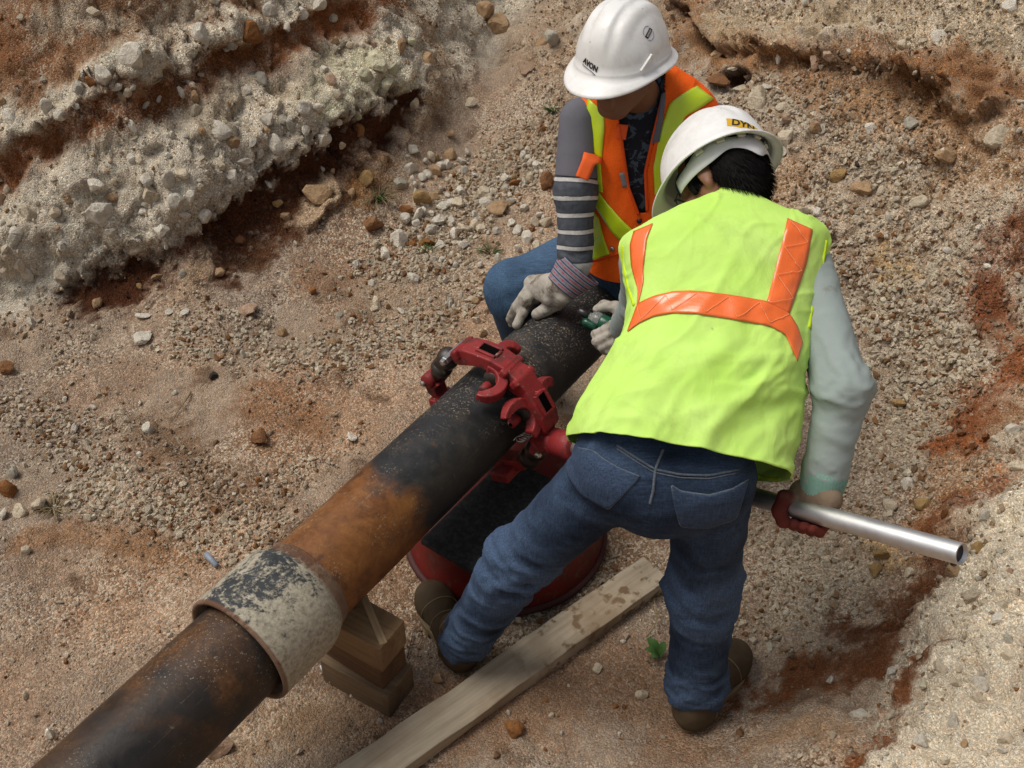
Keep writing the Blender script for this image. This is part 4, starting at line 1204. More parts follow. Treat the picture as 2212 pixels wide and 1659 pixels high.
# ------------------------------------------------------------------ sculpting kit: smooth unions of tapered limbs, meshed
def bframe(F, U):
    F = unit(F); U = np.asarray(U, float); U = unit(U - F * (U @ F)); R = np.cross(F, U)
    return R, F, U
class Sculpt:
    def __init__(s): s.p = []
    def cap(s, a, b, ra, rb=None, k=.03, tag=0): s.p.append(('c', np.asarray(a, float), np.asarray(b, float), ra, ra if rb is None else rb, k, tag)); return s
    def chain(s, pts, rad, k=.02, tag=0):
        for i in range(len(pts) - 1): s.cap(pts[i], pts[i + 1], rad[i], rad[i + 1], k, tag)
        return s
    def ell(s, c, M, r, k=.03, tag=0): s.p.append(('e', np.asarray(c, float), np.array(M, float), np.asarray(r, float), 0, k, tag)); return s
    def dist(s, q, P):
        if q[0] == 'c':
            _, a, b, ra, rb, k, t = q
            d = b - a; L = d @ d + 1e-12
            h = np.clip((P - a) @ d / L, 0, 1)
            return np.linalg.norm(P - a - h[:, None] * d, axis=1) - (ra + (rb - ra) * h)
        _, c, M, r, _, k, t = q
        x = (P - c) @ M.T
        k0 = np.linalg.norm(x / r, axis=1); k1 = np.linalg.norm(x / r ** 2, axis=1) + 1e-9
        return k0 * (k0 - 1) / k1
    def f(s, P):
        o = None
        for q in s.p:
            d = s.dist(q, P); k = q[5]
            if o is None: o = d
            elif k <= 0: o = np.minimum(o, d)
            else: o = _smin(o, d, k)
        return o
    def bounds(s):
        lo, hi = [], []
        for q in s.p:
            if q[0] == 'c':
                r = max(q[3], q[4]); lo += [q[1] - r, q[2] - r]; hi += [q[1] + r, q[2] + r]
            else:
                r = max(q[3]); lo.append(q[1] - r); hi.append(q[1] + r)
        return np.min(lo, 0), np.max(hi, 0)
def _smin(a, b, k):
    h = np.clip(.5 + .5 * (b - a) / k, 0, 1)
    return b + (a - b) * h - k * h * (1 - h)
def surface(S, h, pad=.02, it=2):
    """smooth mesh of the zero level, evaluated only in blocks near it"""
    B = 6
    lo, hi = S.bounds(); lo = lo - pad - h; hi = hi + pad + h
    nb = np.ceil((hi - lo) / (h * B)).astype(int) + 1
    n = nb * B + 1
    bc = np.stack(np.meshgrid(*[np.arange(k) for k in nb], indexing='ij'), -1).reshape(-1, 3)
    ctr = lo + (bc + .5) * h * B
    fc = S.f(ctr)
    near = np.abs(fc) < h * B * .95 + .012
    F = np.empty(nb * B + 1, np.float32)
    F[:] = 1.0
    sg = np.where(fc < 0, -1.0, 1.0).reshape(nb)
    F[:-1, :-1, :-1] = np.repeat(np.repeat(np.repeat(sg, B, 0), B, 1), B, 2)
    loc = np.stack(np.meshgrid(*[np.arange(B + 1)] * 3, indexing='ij'), -1).reshape(-1, 3)
    nbk = bc[near]
    I = (nbk[:, None, :] * B + loc[None]).reshape(-1, 3)
    key = np.unique((I[:, 0] * n[1] + I[:, 1]) * n[2] + I[:, 2])
    I = np.stack([key // (n[1] * n[2]), (key // n[2]) % n[1], key % n[2]], 1)
    F[I[:, 0], I[:, 1], I[:, 2]] = S.f(lo + I * h)
    ins = F < 0
    c8 = [ins[dx:n[0] - 1 + dx, dy:n[1] - 1 + dy, dz:n[2] - 1 + dz] for dx in (0, 1) for dy in (0, 1) for dz in (0, 1)]
    cnt = sum(c.astype(np.int8) for c in c8)
    cell = np.argwhere((cnt > 0) & (cnt < 8))
    acc = np.zeros((len(cell), 3)); num = np.zeros(len(cell))
    off = [(dx, dy, dz) for dx in (0, 1) for dy in (0, 1) for dz in (0, 1)]
    val = {o: F[cell[:, 0] + o[0], cell[:, 1] + o[1], cell[:, 2] + o[2]] for o in off}
    for o in off:
        for ax in range(3):
            if o[ax]: continue
            o2 = tuple(1 if i == ax else o[i] for i in range(3))
            a, b = val[o], val[o2]; m = (a < 0) != (b < 0)
            t = np.where(m, a / np.where(m, a - b, 1), 0)
            pt = np.tile(np.array(o, float), (len(cell), 1)); pt[:, ax] += t
            acc += pt * m[:, None]; num += m
    V = lo + (cell + acc / num[:, None]) * h
    ids = np.full(tuple(n - 1), -1, np.int32); ids[cell[:, 0], cell[:, 1], cell[:, 2]] = np.arange(len(cell))
    faces = []
    for ax in range(3):
        b, c = (ax + 1) % 3, (ax + 2) % 3
        sl0 = [slice(None)] * 3; sl1 = [slice(None)] * 3
        sl0[ax] = slice(0, n[ax] - 1); sl1[ax] = slice(1, n[ax])
        a0, a1 = ins[tuple(sl0)], ins[tuple(sl1)]
        E = np.argwhere(a0 != a1)
        ok = (E[:, b] > 0) & (E[:, c] > 0) & (E[:, b] < n[b] - 1) & (E[:, c] < n[c] - 1)
        E = E[ok]
        flip = a0[E[:, 0], E[:, 1], E[:, 2]]
        q = []
        for db, dc in ((-1, -1), (0, -1), (0, 0), (-1, 0)):
            e = E.copy(); e[:, b] += db; e[:, c] += dc
            q.append(ids[e[:, 0], e[:, 1], e[:, 2]])
        q = np.stack(q, 1)
        q = np.where(flip[:, None], q, q[:, ::-1])
        faces.append(q[(q >= 0).all(1)])
    Q = np.vstack(faces)
    for _ in range(it):
        e = h * .35
        f0 = S.f(V)
        g = np.stack([S.f(V + np.array(d) * e) - f0 for d in ((1, 0, 0), (0, 1, 0), (0, 0, 1))], 1) / e
        gl = (g ** 2).sum(1)
        V = V - g * (np.clip(f0, -h, h) / np.maximum(gl, .25))[:, None]
    f0 = S.f(V); e = h * .5
    g = np.stack([S.f(V + np.array(d) * e) - f0 for d in ((1, 0, 0), (0, 1, 0), (0, 0, 1))], 1)
    N = g / (np.linalg.norm(g, axis=1)[:, None] + 1e-12)
    return V, Q, N
def along(S, V):
    """for every vertex the limb it sits on (tag), and how far along"""
    best = np.full(len(V), 9.0); t = np.zeros(len(V)); tg = np.zeros(len(V))
    for q in S.p:
        d = S.dist(q, V)
        if q[0] == 'c':
            dd = q[2] - q[1]; hh = np.clip((V - q[1]) @ dd / (dd @ dd + 1e-12), 0, 1)
            tt = q[6] + hh
        else: tt = np.full(len(V), float(q[6]))
        m = d < best; best = np.where(m, d, best); t = np.where(m, tt, t)
    return t
def creases(V, N, scale, amp, seed=0, st=(1, 1, 1), axes=None, sc3=(1, 1, 1), w=.05):
    """thin sharp fold lines: they follow where a slow noise crosses zero"""
    if axes is None: q = V * np.array(st)
    else: q = np.stack([V @ np.asarray(a) * k for a, k in zip(axes, sc3)], 1)
    n = fbm(q, scale, 3, seed); m = fbm(q, scale * .9, 2, seed + 9)
    c = np.exp(-(n / w) ** 2) * sstep(-.05, .25, m)
    n2 = fbm(q, scale * 1.7, 3, seed + 4); c2 = np.exp(-(n2 / w) ** 2) * sstep(.0, .3, -m)
    c = np.maximum(c, c2 * .7)
    return V + N * (c * amp)[:, None], c
def ridged(P, scale, seed=0):
    n = fbm(P, scale, 3, seed)
    return 1 - np.abs(n) * 2.6

def catmull(K, m):
    K = np.asarray(K, float); n = len(K)
    t = np.linspace(0, n - 1, m); i = np.clip(t.astype(int), 0, n - 2); f = (t - i).reshape([-1] + [1] * (K.ndim - 1))
    p0 = K[np.maximum(i - 1, 0)]; p1 = K[i]; p2 = K[i + 1]; p3 = K[np.minimum(i + 2, n - 1)]
    return .5 * ((2 * p1) + (p2 - p0) * f + (2 * p0 - 5 * p1 + 4 * p2 - p3) * f ** 2 + (3 * p1 - p0 - 3 * p2 + p3) * f ** 3)
def loft(C, A, B, ex, nu=140, nv=120, scale=1.0):
    """garment tube through rings: centres C, half-width vectors A, half-depth vectors B"""
    C, A, B = catmull(C, nv), catmull(A, nv), catmull(B, nv)
    ex = catmull(np.array(ex, float)[:, None], nv)[:, 0]
    th = np.linspace(0, 2 * math.pi, nu, endpoint=False)
    V = []
    for i in range(nv):
        c, s = np.cos(th), np.sin(th)
        cs = np.sign(c) * np.abs(c) ** (2 / ex[i]); sn = np.sign(s) * np.abs(s) ** (2 / ex[i])
        V.append(C[i] + scale * (A[i] * cs[:, None] + B[i] * sn[:, None]))
    V = np.array(V)
    idx = np.arange(nv * nu).reshape(nv, nu); j = np.roll(idx, -1, 1)
    Q = np.stack([idx[:-1], j[:-1], j[1:], idx[1:]], -1).reshape(-1, 4)
    V = V.reshape(-1, 3)
    return V, Q
def vnormals(V, Q):
    n = np.zeros_like(V)
    fn = np.cross(V[Q[:, 2]] - V[Q[:, 0]], V[Q[:, 3]] - V[Q[:, 1]])
    for k in range(4): np.add.at(n, Q[:, k], fn)
    return n / (np.linalg.norm(n, axis=1)[:, None] + 1e-12)
def compact(V, Q, attrs=None):
    u, inv = np.unique(Q, return_inverse=True)
    return V[u], inv.reshape(Q.shape), ({k: a[u] for k, a in attrs.items()} if attrs else None)
def bvh_of(V, Q): return BVHTree.FromPolygons([tuple(v) for v in V.tolist()], Q.tolist())
def onto(bvh, u, v, last=None):
    r = ray(u, v); h = bvh.ray_cast(Vector(CPOS), Vector(unit(r)))
    if h[0] is not None:
        return np.array(h[0]), np.array(h[1])
    if last is not None: return CPOS + r * ((last - CPOS) @ CD), None
    return None, None
def resample(P, n):
    P = np.asarray(P, float); d = np.concatenate([[0], np.cumsum(np.linalg.norm(np.diff(P, axis=0), axis=1))])
    s = np.linspace(0, d[-1], n)
    return np.stack([np.interp(s, d, P[:, k]) for k in range(P.shape[1])], 1)
def ribbon(name, bvh, left, right, mat, parent, off=.0025, n=40, m=7, thick=.0016, smoothing=2):
    """a strip of cloth laid on a garment: its two edges are followed over the garment's surface"""
    n = max(n, 4)
    Lp, Rp = resample(left, n), resample(right, n)
    G = np.full((n, m, 3), np.nan); NN = np.zeros((n, m, 3))
    for i in range(n):
        for j in range(m):
            q = Lp[i] + (Rp[i] - Lp[i]) * j / (m - 1)
            p, nn = onto(bvh, q[0], q[1])
            if p is not None:
                if nn @ (p - CPOS) > 0: nn = -nn
                G[i, j] = p + nn * off
    bad = np.isnan(G[..., 0])
    if bad.any():                                   # past the silhouette: carry on from the nearest point on the cloth
        good = np.argwhere(~bad)
        for i, j in np.argwhere(bad):
            k = good[np.argmin(((good - (i, j)) ** 2).sum(1))]
            q = Lp[i] + (Rp[i] - Lp[i]) * j / (m - 1)
            g = G[k[0], k[1]]
            G[i, j] = CPOS + ray(q[0], q[1]) * (((g - CPOS) @ CD) + .012)
    for _ in range(smoothing):
        H = G.copy()
        H[1:-1] = .5 * G[1:-1] + .25 * (G[:-2] + G[2:])
        G = H
    uu, vv = np.meshgrid(np.linspace(0, 1, m), np.linspace(0, 1, n))
    idx = np.arange(n * m).reshape(n, m)
    Q = np.stack([idx[:-1, :-1], idx[:-1, 1:], idx[1:, 1:], idx[1:, :-1]], -1).reshape(-1, 4)
    V = G.reshape(-1, 3)
    fn = np.cross(V[Q[0, 2]] - V[Q[0, 0]], V[Q[0, 3]] - V[Q[0, 1]])
    if fn @ (V[Q[0, 0]] - CPOS) > 0: Q = Q[:, ::-1]
    ln = np.linalg.norm(np.diff(G[:, m // 2], axis=0), axis=1).sum()
    o = add(name, V, Q, mat, parent, True, {'su': uu.ravel(), 'sv': (vv * ln).ravel()})
    solid(o, thick, -1.0)
    return o
def cord(name, bvh, pts, r, mat, parent, n=60, off=.0, sides=6):
    P = []
    last = None
    for q in resample(pts, n):
        p, nn = onto(bvh, q[0], q[1], last)
        if p is None: continue
        if nn is not None:
            if nn @ (p - CPOS) > 0: nn = -nn
            p = p + nn * off
        P.append(p); last = p
    P = np.array(P)
    for _ in range(2): P[1:-1] = .5 * P[1:-1] + .25 * (P[:-2] + P[2:])
    m = MB(); m.tube(P, r, sides)
    return m.build(name, mat, parent, True)

# ------------------------------------------------------------------ cloth and skin
def cloth(name, c, rough=.85, weave=700, var=.10, dirt=None, dirt_amt=.35, sheen=.0, bumpk=.25, dirt_scale=9, dirt_at=.60):
    t = NT(name, rough, .15)
    n = t.noise(7, 5, .6)
    cc = t.mix(t.ramp(n, [(.3, 0.0), (.7, 1.0)]), tuple(np.array(c) * (1 - var)), tuple(np.minimum(np.array(c) * (1 + var), .95)))
    if dirt is not None:
        a = t.ramp(t.noise(dirt_scale, 6, .7, dist=.6), [(dirt_at, 0.0), (dirt_at + .18, dirt_amt)])
        b = t.ramp(t.noise(38, 5, .75), [(.66, 0.0), (.74, dirt_amt * 1.2)])
        cc = t.mix(t.math('MAXIMUM', a, b), cc, dirt)
    t.col(cc)
    t.bump(t.noise(weave, 2, .5), bumpk, .0012)
    t.bump(t.noise(28, 4, .55), .22, .006)
    return t
def denim(name, dark, light, dirt=None):
    t = NT(name, .88, .12)
    w = t.n('ShaderNodeTexWave'); w.wave_type = 'BANDS'; w.bands_direction = 'DIAGONAL'; w.inputs['Scale'].default_value = 260; w.inputs['Distortion'].default_value = 1.5; w.inputs['Detail'].default_value = 2
    t.l(t.coord(), w.inputs['Vector'])
    sl1 = t.noise(320, 3, .7, stretch=(1, 1, .08)); sl2 = t.noise(320, 3, .7, stretch=(.08, 1, 1))
    big = t.noise(5, 5, .6)
    fade_light = t.math('ADD', t.math('MULTIPLY', t.attr('fade_light'), .75), t.math('MULTIPLY', big, .35))
    c = t.mix(t.ramp(fade_light, [(.30, 0.0), (.78, 1.0)]), dark, light)
    c = t.mix(1.0, c, t.ramp(t.math('ADD', t.math('MULTIPLY', sl1, .5), t.math('MULTIPLY', sl2, .5)), [(.36, .62), (.5, 1.0), (.64, 1.5)]), 'MULTIPLY')
    if dirt is not None:
        c = t.mix(t.ramp(t.noise(8, 5, .65, dist=.5), [(.56, 0.0), (.78, .5)]), c, dirt)
    t.col(c); t.bump(w.outputs[0], .10, .001); t.bump(t.noise(30, 4), .25, .005)
    return t.m
def tape(name, c, rough=.30):
    """plastic tape: quilted creases and a clear gloss"""
    t = NT(name, rough, .5)
    su, sv = t.attr('su'), t.attr('sv')
    cx = t.n('ShaderNodeCombineXYZ'); t.l(su, cx.inputs[0]); t.l(sv, cx.inputs[1])
    n = t.noise(10, 4, .6, vec=cx.outputs[0], stretch=(.25, 2.2, 1), dist=.3)
    lines = t.n('ShaderNodeTexWave'); lines.inputs['Scale'].default_value = 7.0; lines.inputs['Distortion'].default_value = 9; lines.inputs['Detail'].default_value = 1.0
    mp = t.n('ShaderNodeMapping'); mp.inputs['Scale'].default_value = (.25, 1.7, 1); mp.inputs['Rotation'].default_value = (0, 0, .5); t.l(cx.outputs[0], mp.inputs[0]); t.l(mp.outputs[0], lines.inputs['Vector'])
    cr = t.ramp(lines.outputs[0], [(0.0, .0), (.93, 0.0), (.985, 1.0)])
    cc = t.mix(t.math('MULTIPLY', cr, .05), c, tuple(np.minimum(np.array(c) * .6 + .35, 1)))
    edge = t.math('ABSOLUTE', t.math('SUBTRACT', su, .5))
    st = t.ramp(edge, [(.455, 0.0), (.47, 1.0)])
    cc = t.mix(t.math('MULTIPLY', st, .30), cc, tuple(np.array(c) * .75))
    cc = t.mix(t.ramp(t.noise(12, 5, .7), [(.62, 0.0), (.8, .25)]), cc, tuple(np.array(c) * .5))
    t.col(cc)
    t.bump(n, .30, .005)
    t.b.inputs['Coat Weight'].default_value = .6; t.b.inputs['Coat Roughness'].default_value = .22
    return t.m
def skin_mat(name, c):
    t = NT(name, .52, .4)
    n = t.noise(35, 5, .6)
    t.col(t.mix(n, tuple(np.array(c) * .82), tuple(np.array(c) * 1.16)))
    t.b.inputs['Subsurface Weight'].default_value = .08; t.b.inputs['Subsurface Radius'].default_value = (.01, .004, .002); t.b.inputs['Subsurface Scale'].default_value = .5
    t.bump(t.noise(260, 3), .12, .001)
    return t.m
def plastic_shell(name, c):
    t = NT(name, .34, .45)
    a = t.ramp(t.noise(16, 6, .7), [(.48, 0.0), (.72, .5)])
    cc = t.mix(a, c, (.50, .48, .42))
    sc = t.ramp(t.noise(60, 4, .75, stretch=(1, .25, 1)), [(.66, 0.0), (.72, .5)])
    cc = t.mix(sc, cc, (.30, .29, .27))
    sp = t.ramp(t.voro(26, out='Distance'), [(.035, .85), (.05, 0.0)])
    cc = t.mix(t.math('MULTIPLY', sp, t.ramp(t.noise(5, 2), [(.5, 0.0), (.62, 1.0)])), cc, (.10, .09, .08))
    t.col(cc); t.rough(t.ramp(t.noise(20, 4), [(.3, .30), (.7, .46)])); t.bump(t.noise(120, 3), .05, .001)
    return t.m
SKIN1, SKIN2 = skin_mat('skin', (.19, .085, .045)), skin_mat('skin', (.20, .090, .048))
HAIRM = NT('black hair', .75, .12); HAIRM.col((.008, .007, .007))
HAIRM = HAIRM.m
HELM = plastic_shell('white helmet plastic', (.78, .78, .77))
LINER = simple('helmet strap plastic', (.70, .71, .72), .5)
GLOVE = cloth('grey leather glove', (.40, .37, .325), .85, 300, .2, (.12, .09, .06), .95, bumpk=.4, dirt_scale=26, dirt_at=.50).m
BLACKP = simple('black plastic', (.012, .012, .013), .35, .5)

# ------------------------------------------------------------------ heads and helmets
def head_into(S, C, R, F, U, k=1.0):
    M = np.stack([R, F, U])
    S.ell(C + U * .03 * k, M, np.array([.074, .094, .098]) * k, .02, 90)            # skull
    S.ell(C + F * .030 * k - U * .055 * k, M, np.array([.056, .066, .070]) * k, .03, 90)      # face
    S.ell(C + F * .066 * k - U * .108 * k, M, np.array([.026, .022, .020]) * k, .028, 90)     # chin
    for s in (-1, 1):
        S.cap(C + R * s * .055 * k - U * .06 * k + F * .005 * k, C + R * s * .022 * k - U * .108 * k + F * .062 * k, .020 * k, .015 * k, .025, 90)   # jaw
        S.ell(C + R * s * .042 * k + F * .066 * k - U * .040 * k, M, np.array([.022, .020, .018]) * k, .02, 90)   # cheek
        S.cap(C + R * s * .015 * k + F * .090 * k + U * .004 * k, C + R * s * .045 * k + F * .076 * k + U * .006 * k, .010 * k, .009 * k, .014, 90)  # brow
        S.ell(C + R * s * .031 * k + F * .078 * k - U * .014 * k, M, np.array([.013, .012, .010]) * k, .006, 90)   # eye
    S.cap(C + F * .096 * k - U * .005 * k, C + F * .112 * k - U * .046 * k, .008 * k, .0125 * k, .012, 90)         # nose
    for s in (-1, 1): S.ell(C + R * s * .013 * k + F * .100 * k - U * .049 * k, M, np.array([.009, .010, .008]) * k, .008, 90)
    S.cap(C + F * .094 * k - U * .071 * k - R * .016 * k, C + F * .094 * k - U * .071 * k + R * .016 * k, .0075 * k, .0075 * k, .007, 90)  # lips
    S.cap(C + F * .090 * k - U * .085 * k - R * .013 * k, C + F * .090 * k - U * .085 * k + R * .013 * k, .0085 * k, .0085 * k, .007, 90)
    for s in (-1, 1):
        eM = np.stack([unit(R * s + F * -.45), unit(F + R * s * .45), U])
        S.ell(C + R * s * .080 * k - F * .012 * k - U * .022 * k, eM, np.array([.007, .017, .030]) * k, .006, 90)
        S.ell(C + R * s * .076 * k - F * .010 * k - U * .050 * k, eM, np.array([.008, .010, .012]) * k, .008, 90)
def helmet(parent, C, R, F, U, k, label=None):
    """shell with crown ridges, rain lip and peak; C is the centre of the rim plane"""
    h = bpy.data.objects.new('hard_hat', None)
    nu, V, rows = 96, [], []
    th = np.linspace(0, 2 * math.pi, nu, endpoint=False)      # 0 = right, 90 deg = front
    c, s = np.cos(th), np.sin(th)
    fr = np.clip(s, 0, 1)
    a, b, hh = .113, .137, .150
    def ring(out, z, peak=0.0, drop=0.0):
        e = 2.15
        rx = np.sign(c) * np.abs(c) ** (2 / e) * (a + out); ry = np.sign(s) * np.abs(s) ** (2 / e) * (b + out)
        pk = np.clip((s - .25) / .75, 0, 1) ** 1.1
        ry = ry + peak * pk
        zz = z - drop * pk - .010 * np.clip(-s, 0, 1)
        return np.stack([rx, ry, zz + 0 * c], 1)
    rows.append(ring(.022, -.012, .036, .016))
    rows.append(ring(.0225, -.009, .037, .016))
    rows.append(ring(.020, -.006, .034, .013))
    rows.append(ring(.010, -.001, .016, .006))
    rows.append(ring(.003, .003, .004, 0))
    rows.append(ring(.0045, .010)); rows.append(ring(.004, .014)); rows.append(ring(.000, .0175))
    for ps in np.linspace(.10, 1.0, 30):
        p = ps * math.pi / 2
        sc = math.cos(p) ** .80; z = .0175 + (hh - .0175) * math.sin(p) ** 1.12
        if ps == 1.0: sc = .004
        P = np.stack([np.sign(c) * np.abs(c) ** .93 * a * sc, np.sign(s) * np.abs(s) ** .93 * b * sc, np.full(nu, z)], 1)
        x = P[:, 0]
        up = sstep(.12, .42, ps)
        rid = .0060 * (1 - sstep(.020, .030, np.abs(x))) + .0035 * np.exp(-((np.abs(x) - .052) / .010) ** 2)
        side = -.0035 * sstep(.062, .076, np.abs(x)) * (1 - sstep(.72, .9, ps)) * (1 - sstep(.45, .8, np.abs(P[:, 1] / b)))
        nrm = P / np.array([a, b, hh]) ** 2; nrm /= np.linalg.norm(nrm, axis=1)[:, None]
        P = P + nrm * ((rid * up + side * up)[:, None])
        rows.append(P)
    L = np.concatenate(rows) * k
    n = len(rows)
    W = C + L[:, :1] * R + L[:, 1:2] * F + L[:, 2:] * U
    idx = np.arange(n * nu).reshape(n, nu); j = np.roll(idx, -1, 1)
    Q = np.stack([idx[:-1], j[:-1], j[1:], idx[1:]], -1).reshape(-1, 4)
    o = add('hard_hat', W, Q, HELM, parent, True)
    if label: o['label'] = label
    solid(o, .0028 * k, -1.0)
    bv = bvh_of(W, Q)
    return o, bv, (lambda x, y, z: C + (R * x + F * y + U * z) * k)
def decal(name, bv, C, out, right, up, w, h, mat, parent, off=.0009, n=10, m=5, shear=0.0):
    """a flat print laid on a shell"""
    V = []
    for i in range(m):
        for j in range(n):
            q = C + right * (j / (n - 1) - .5) * w + up * (i / (m - 1) - .5) * h + right * shear * (i / (m - 1) - .5) * h
            hi = bv.ray_cast(Vector(q + out * .12), Vector(-out))
            V.append(np.array(hi[0]) + np.array(out) * off if hi[0] is not None else q)
    idx = np.arange(n * m).reshape(m, n)
    Q = np.stack([idx[:-1, :-1], idx[:-1, 1:], idx[1:, 1:], idx[1:, :-1]], -1).reshape(-1, 4)
    return add(name, V, Q, mat, parent, True)
def lettering(name, text, bv, C, out, right, up, size, mat, parent, off=.0014, bold=.02, wide=1.0):
    cu = bpy.data.curves.new('letters', 'FONT'); cu.body = text; cu.size = 1.0; cu.align_x = 'CENTER'; cu.align_y = 'CENTER'; cu.offset = bold; cu.resolution_u = 3
    tmp = bpy.data.objects.new('letters', cu); COL.objects.link(tmp)
    dg = bpy.context.evaluated_depsgraph_get(); dg.update()
    me = bpy.data.meshes.new_from_object(tmp.evaluated_get(dg))
    bpy.data.objects.remove(tmp); bpy.data.curves.remove(cu)
    bm = bmesh.new(); bm.from_mesh(me)
    bmesh.ops.triangulate(bm, faces=bm.faces)
    bmesh.ops.subdivide_edges(bm, edges=bm.edges, cuts=1)
    V = []
    for v in bm.verts:
        q = C + right * v.co.x * size * wide + up * v.co.y * size
        hi = bv.ray_cast(Vector(q + out * .12), Vector(-out))
        V.append(np.array(hi[0]) + out * off if hi[0] is not None else q)
    F = [[v.index for v in f.verts] for f in bm.faces]
    bm.free()
    return add(name, V, F, mat, parent, False)
def glove(name, parent, wrist, knuckles, fingers, thumb, mat, rp=.030, k=.010, extra=None):
    """palm from the wrist to each knuckle, then separate jointed fingers"""
    S = Sculpt()
    for kn in knuckles: S.cap(wrist, kn, rp * .80, rp * .62, .016)
    for a, b in zip(knuckles[:-1], knuckles[1:]): S.cap(a, b, rp * .6, rp * .6, .012)
    for f in fingers:
        pts, r = f
        S.chain(pts, [r * (1.08 - .08 * i) for i in range(len(pts))], .006)
    pts, r = thumb
    S.chain(pts, [r * (1.25 - .10 * i) for i in range(len(pts))], .010)
    if extra: extra(S)
    V, Q, N = surface(S, .0042, .01)
    V = V + N * (fbm(V, 45, 3, 3) * .0016 + fbm(V, 110, 2, 4) * .0006)[:, None]
    return add(name, V, Q, mat, parent, True), S
def shoe(name, parent, heel, toe, mat, solem, W=.050, H=.075):
    f = unit((toe - heel) * (1, 1, 0)); r = np.array([f[1], -f[0], 0]); L = np.linalg.norm((toe - heel)[:2])
    z0 = heel[2]
    M = np.stack([r, f, EZ])
    S = Sculpt()
    S.ell(heel + f * .045 + EZ * .050, M, (.042, .055, .062), .02)
    S.cap(heel + f * .05 + EZ * .05, heel + f * (L - .075) + EZ * .040, .044, .046, .03)
    S.ell(heel + f * (L - .062) + EZ * .034, M, (.052, .068, .040), .03)
    S.cap(heel + f * .05 + EZ * .06, heel + f * .06 + EZ * .13, .046, .046, .03)
    V, Q, N = surface(S, .006)
    V = V + N * (ridged(V, 16, 4) * .0022)[:, None]
    V[:, 2] = np.maximum(V[:, 2], z0 + .016)
    o = add(name, V, Q, mat, parent, True)
    bv = bvh_of(V, Q)
    for y0, lift in ((L - .105, 1), (L - .155, 1), (.055, 1)):            # seams across the upper
        P = []
        for a in np.linspace(.15, math.pi - .15, 22):
            q = heel + f * (y0 + .022 * math.sin(a)) + r * math.cos(a) * .2 + EZ * (.03 + math.sin(a) * .2); c = heel + f * y0 + EZ * .03
            hi = bv.ray_cast(Vector(q), Vector(unit(c - q)))
            if hi[0] is not None: P.append(np.array(hi[0]) + unit(q - c) * .0005)
        if len(P) > 5:
            m = MB(); m.tube(P, .0018, 6); m.build('seam', solem, o, True)
    # sole: an outline with heel, waist and ball
    m = MB(); out = []
    for a in np.linspace(0, 2 * math.pi, 40, endpoint=False):
        y = (1 - math.cos(a)) / 2; w = (.046 * math.sin(a)) * (1.0 + .22 * sstep(.45, .75, y) - .16 * math.exp(-((y - .42) / .13) ** 2))
        out.append(heel + f * (y * L - .004) + r * w * 1.12)
    n = len(out); V = [p + EZ * z for z in (.001, .012, .024) for p in out]
    F = [(i, (i + 1) % n, (i + 1) % n + n, i + n) for i in range(n)] + [(i + n, (i + 1) % n + n, (i + 1) % n + 2 * n, i + 2 * n) for i in range(n)] + [tuple(range(n))[::-1], tuple(range(2 * n, 3 * n))]
    m.put(V, F); s_ = m.build('sole', solem, o, False); bevel(s_, .003, 2, 50)
    return o
# ================================================================== the nearer man, bent over the cutter
def limb_disp(V, N, S, amp, sc, seed=0, at_t=None, tight=.25):
    """cloth folds that run round a limb"""
    t = along(S, V)
    w = np.full(len(V), .35)
    if at_t:
        for c, s, a in at_t: w = w + a * np.exp(-((t - c) / s) ** 2)
    P = V + np.stack([fbm(V, 7, 2, seed + 1), fbm(V, 7, 2, seed + 2), fbm(V, 7, 2, seed + 3)], 1) * .03
    q = np.stack([P[:, 0] * .55, P[:, 1] * .55, P[:, 2] * 1.0], 1)
    r = ridged(q, sc, seed) * .65 + ridged(q, sc * 2.1, seed + 5) * .35
    return V + N * (r * w * amp)[:, None], t, r * w
A2 = empty('person', (at(1440, 1200, 2.6) * (1, 1, 0)), 'man bending over in lime yellow safety vest with orange stripes, white helmet, blue jeans and pale green sleeves', 'person')
A2['label'] = 'man bending over with his back turned, lime vest with orange stripes, white hard hat'
pel = at(1432, 1010, 2.32)
hipL, kneeL, ankL = at(1318, 1030, 2.34), at(1112, 1222, 2.62), at(1000, 1382, 2.88)
hipR, kneeR, ankR = at(1536, 1046, 2.31), at(1520, 1270, 2.57), at(1503, 1505, 2.79)
chest, neckb = at(1545, 620, 2.40), at(1590, 462, 2.47)
shR, elR, wrR = at(1738, 585, 2.42), at(1820, 838, 2.27), at(1776, 1048, 2.325)
shL, elL, wrL = at(1395, 565, 2.47), at(1392, 650, 2.73), at(1352, 706, 2.975)
F2, U2 = camv(-.58, -.52, -.60), camv(-.27, .82, -.50)
R2, F2, U2 = bframe(F2, U2)
H2 = at(1556, 384, 2.50)                       # head centre
# body (one continuous skin under the clothes)
S = Sculpt()
S.ell(pel + CD * .03, np.eye(3), (.135, .09, .11), .04).cap(pel + CD * .03, chest + CD * .04, .09, .075, .03).cap(chest + CD * .04, neckb + CD * .02, .075, .06, .03)
S.cap(shL + CD * .02, shR + CD * .02, .045, .045, .02)
S.cap(neckb - unit(neckb - chest) * .02, H2 - U2 * .04, .058, .055, .03)
S.chain([hipL, kneeL, ankL], [.08, .055, .040], .04); S.chain([hipR, kneeR, ankR], [.08, .055, .040], .04)
S.chain([shL, elL, wrL], [.048, .036, .026], .03); S.chain([shR, elR, wrR], [.048, .036, .026], .03)
for w_, e_ in ((wrL, elL), (wrR, elR)): S.cap(w_, w_ + unit(w_ - e_) * .05, .026, .022, .02)
for a_ in (ankL, ankR): S.cap(a_, a_ - EZ * .03, .036, .03, .02)
head_into(S, H2, R2, F2, U2)
V, Q, N = surface(S, .0055)
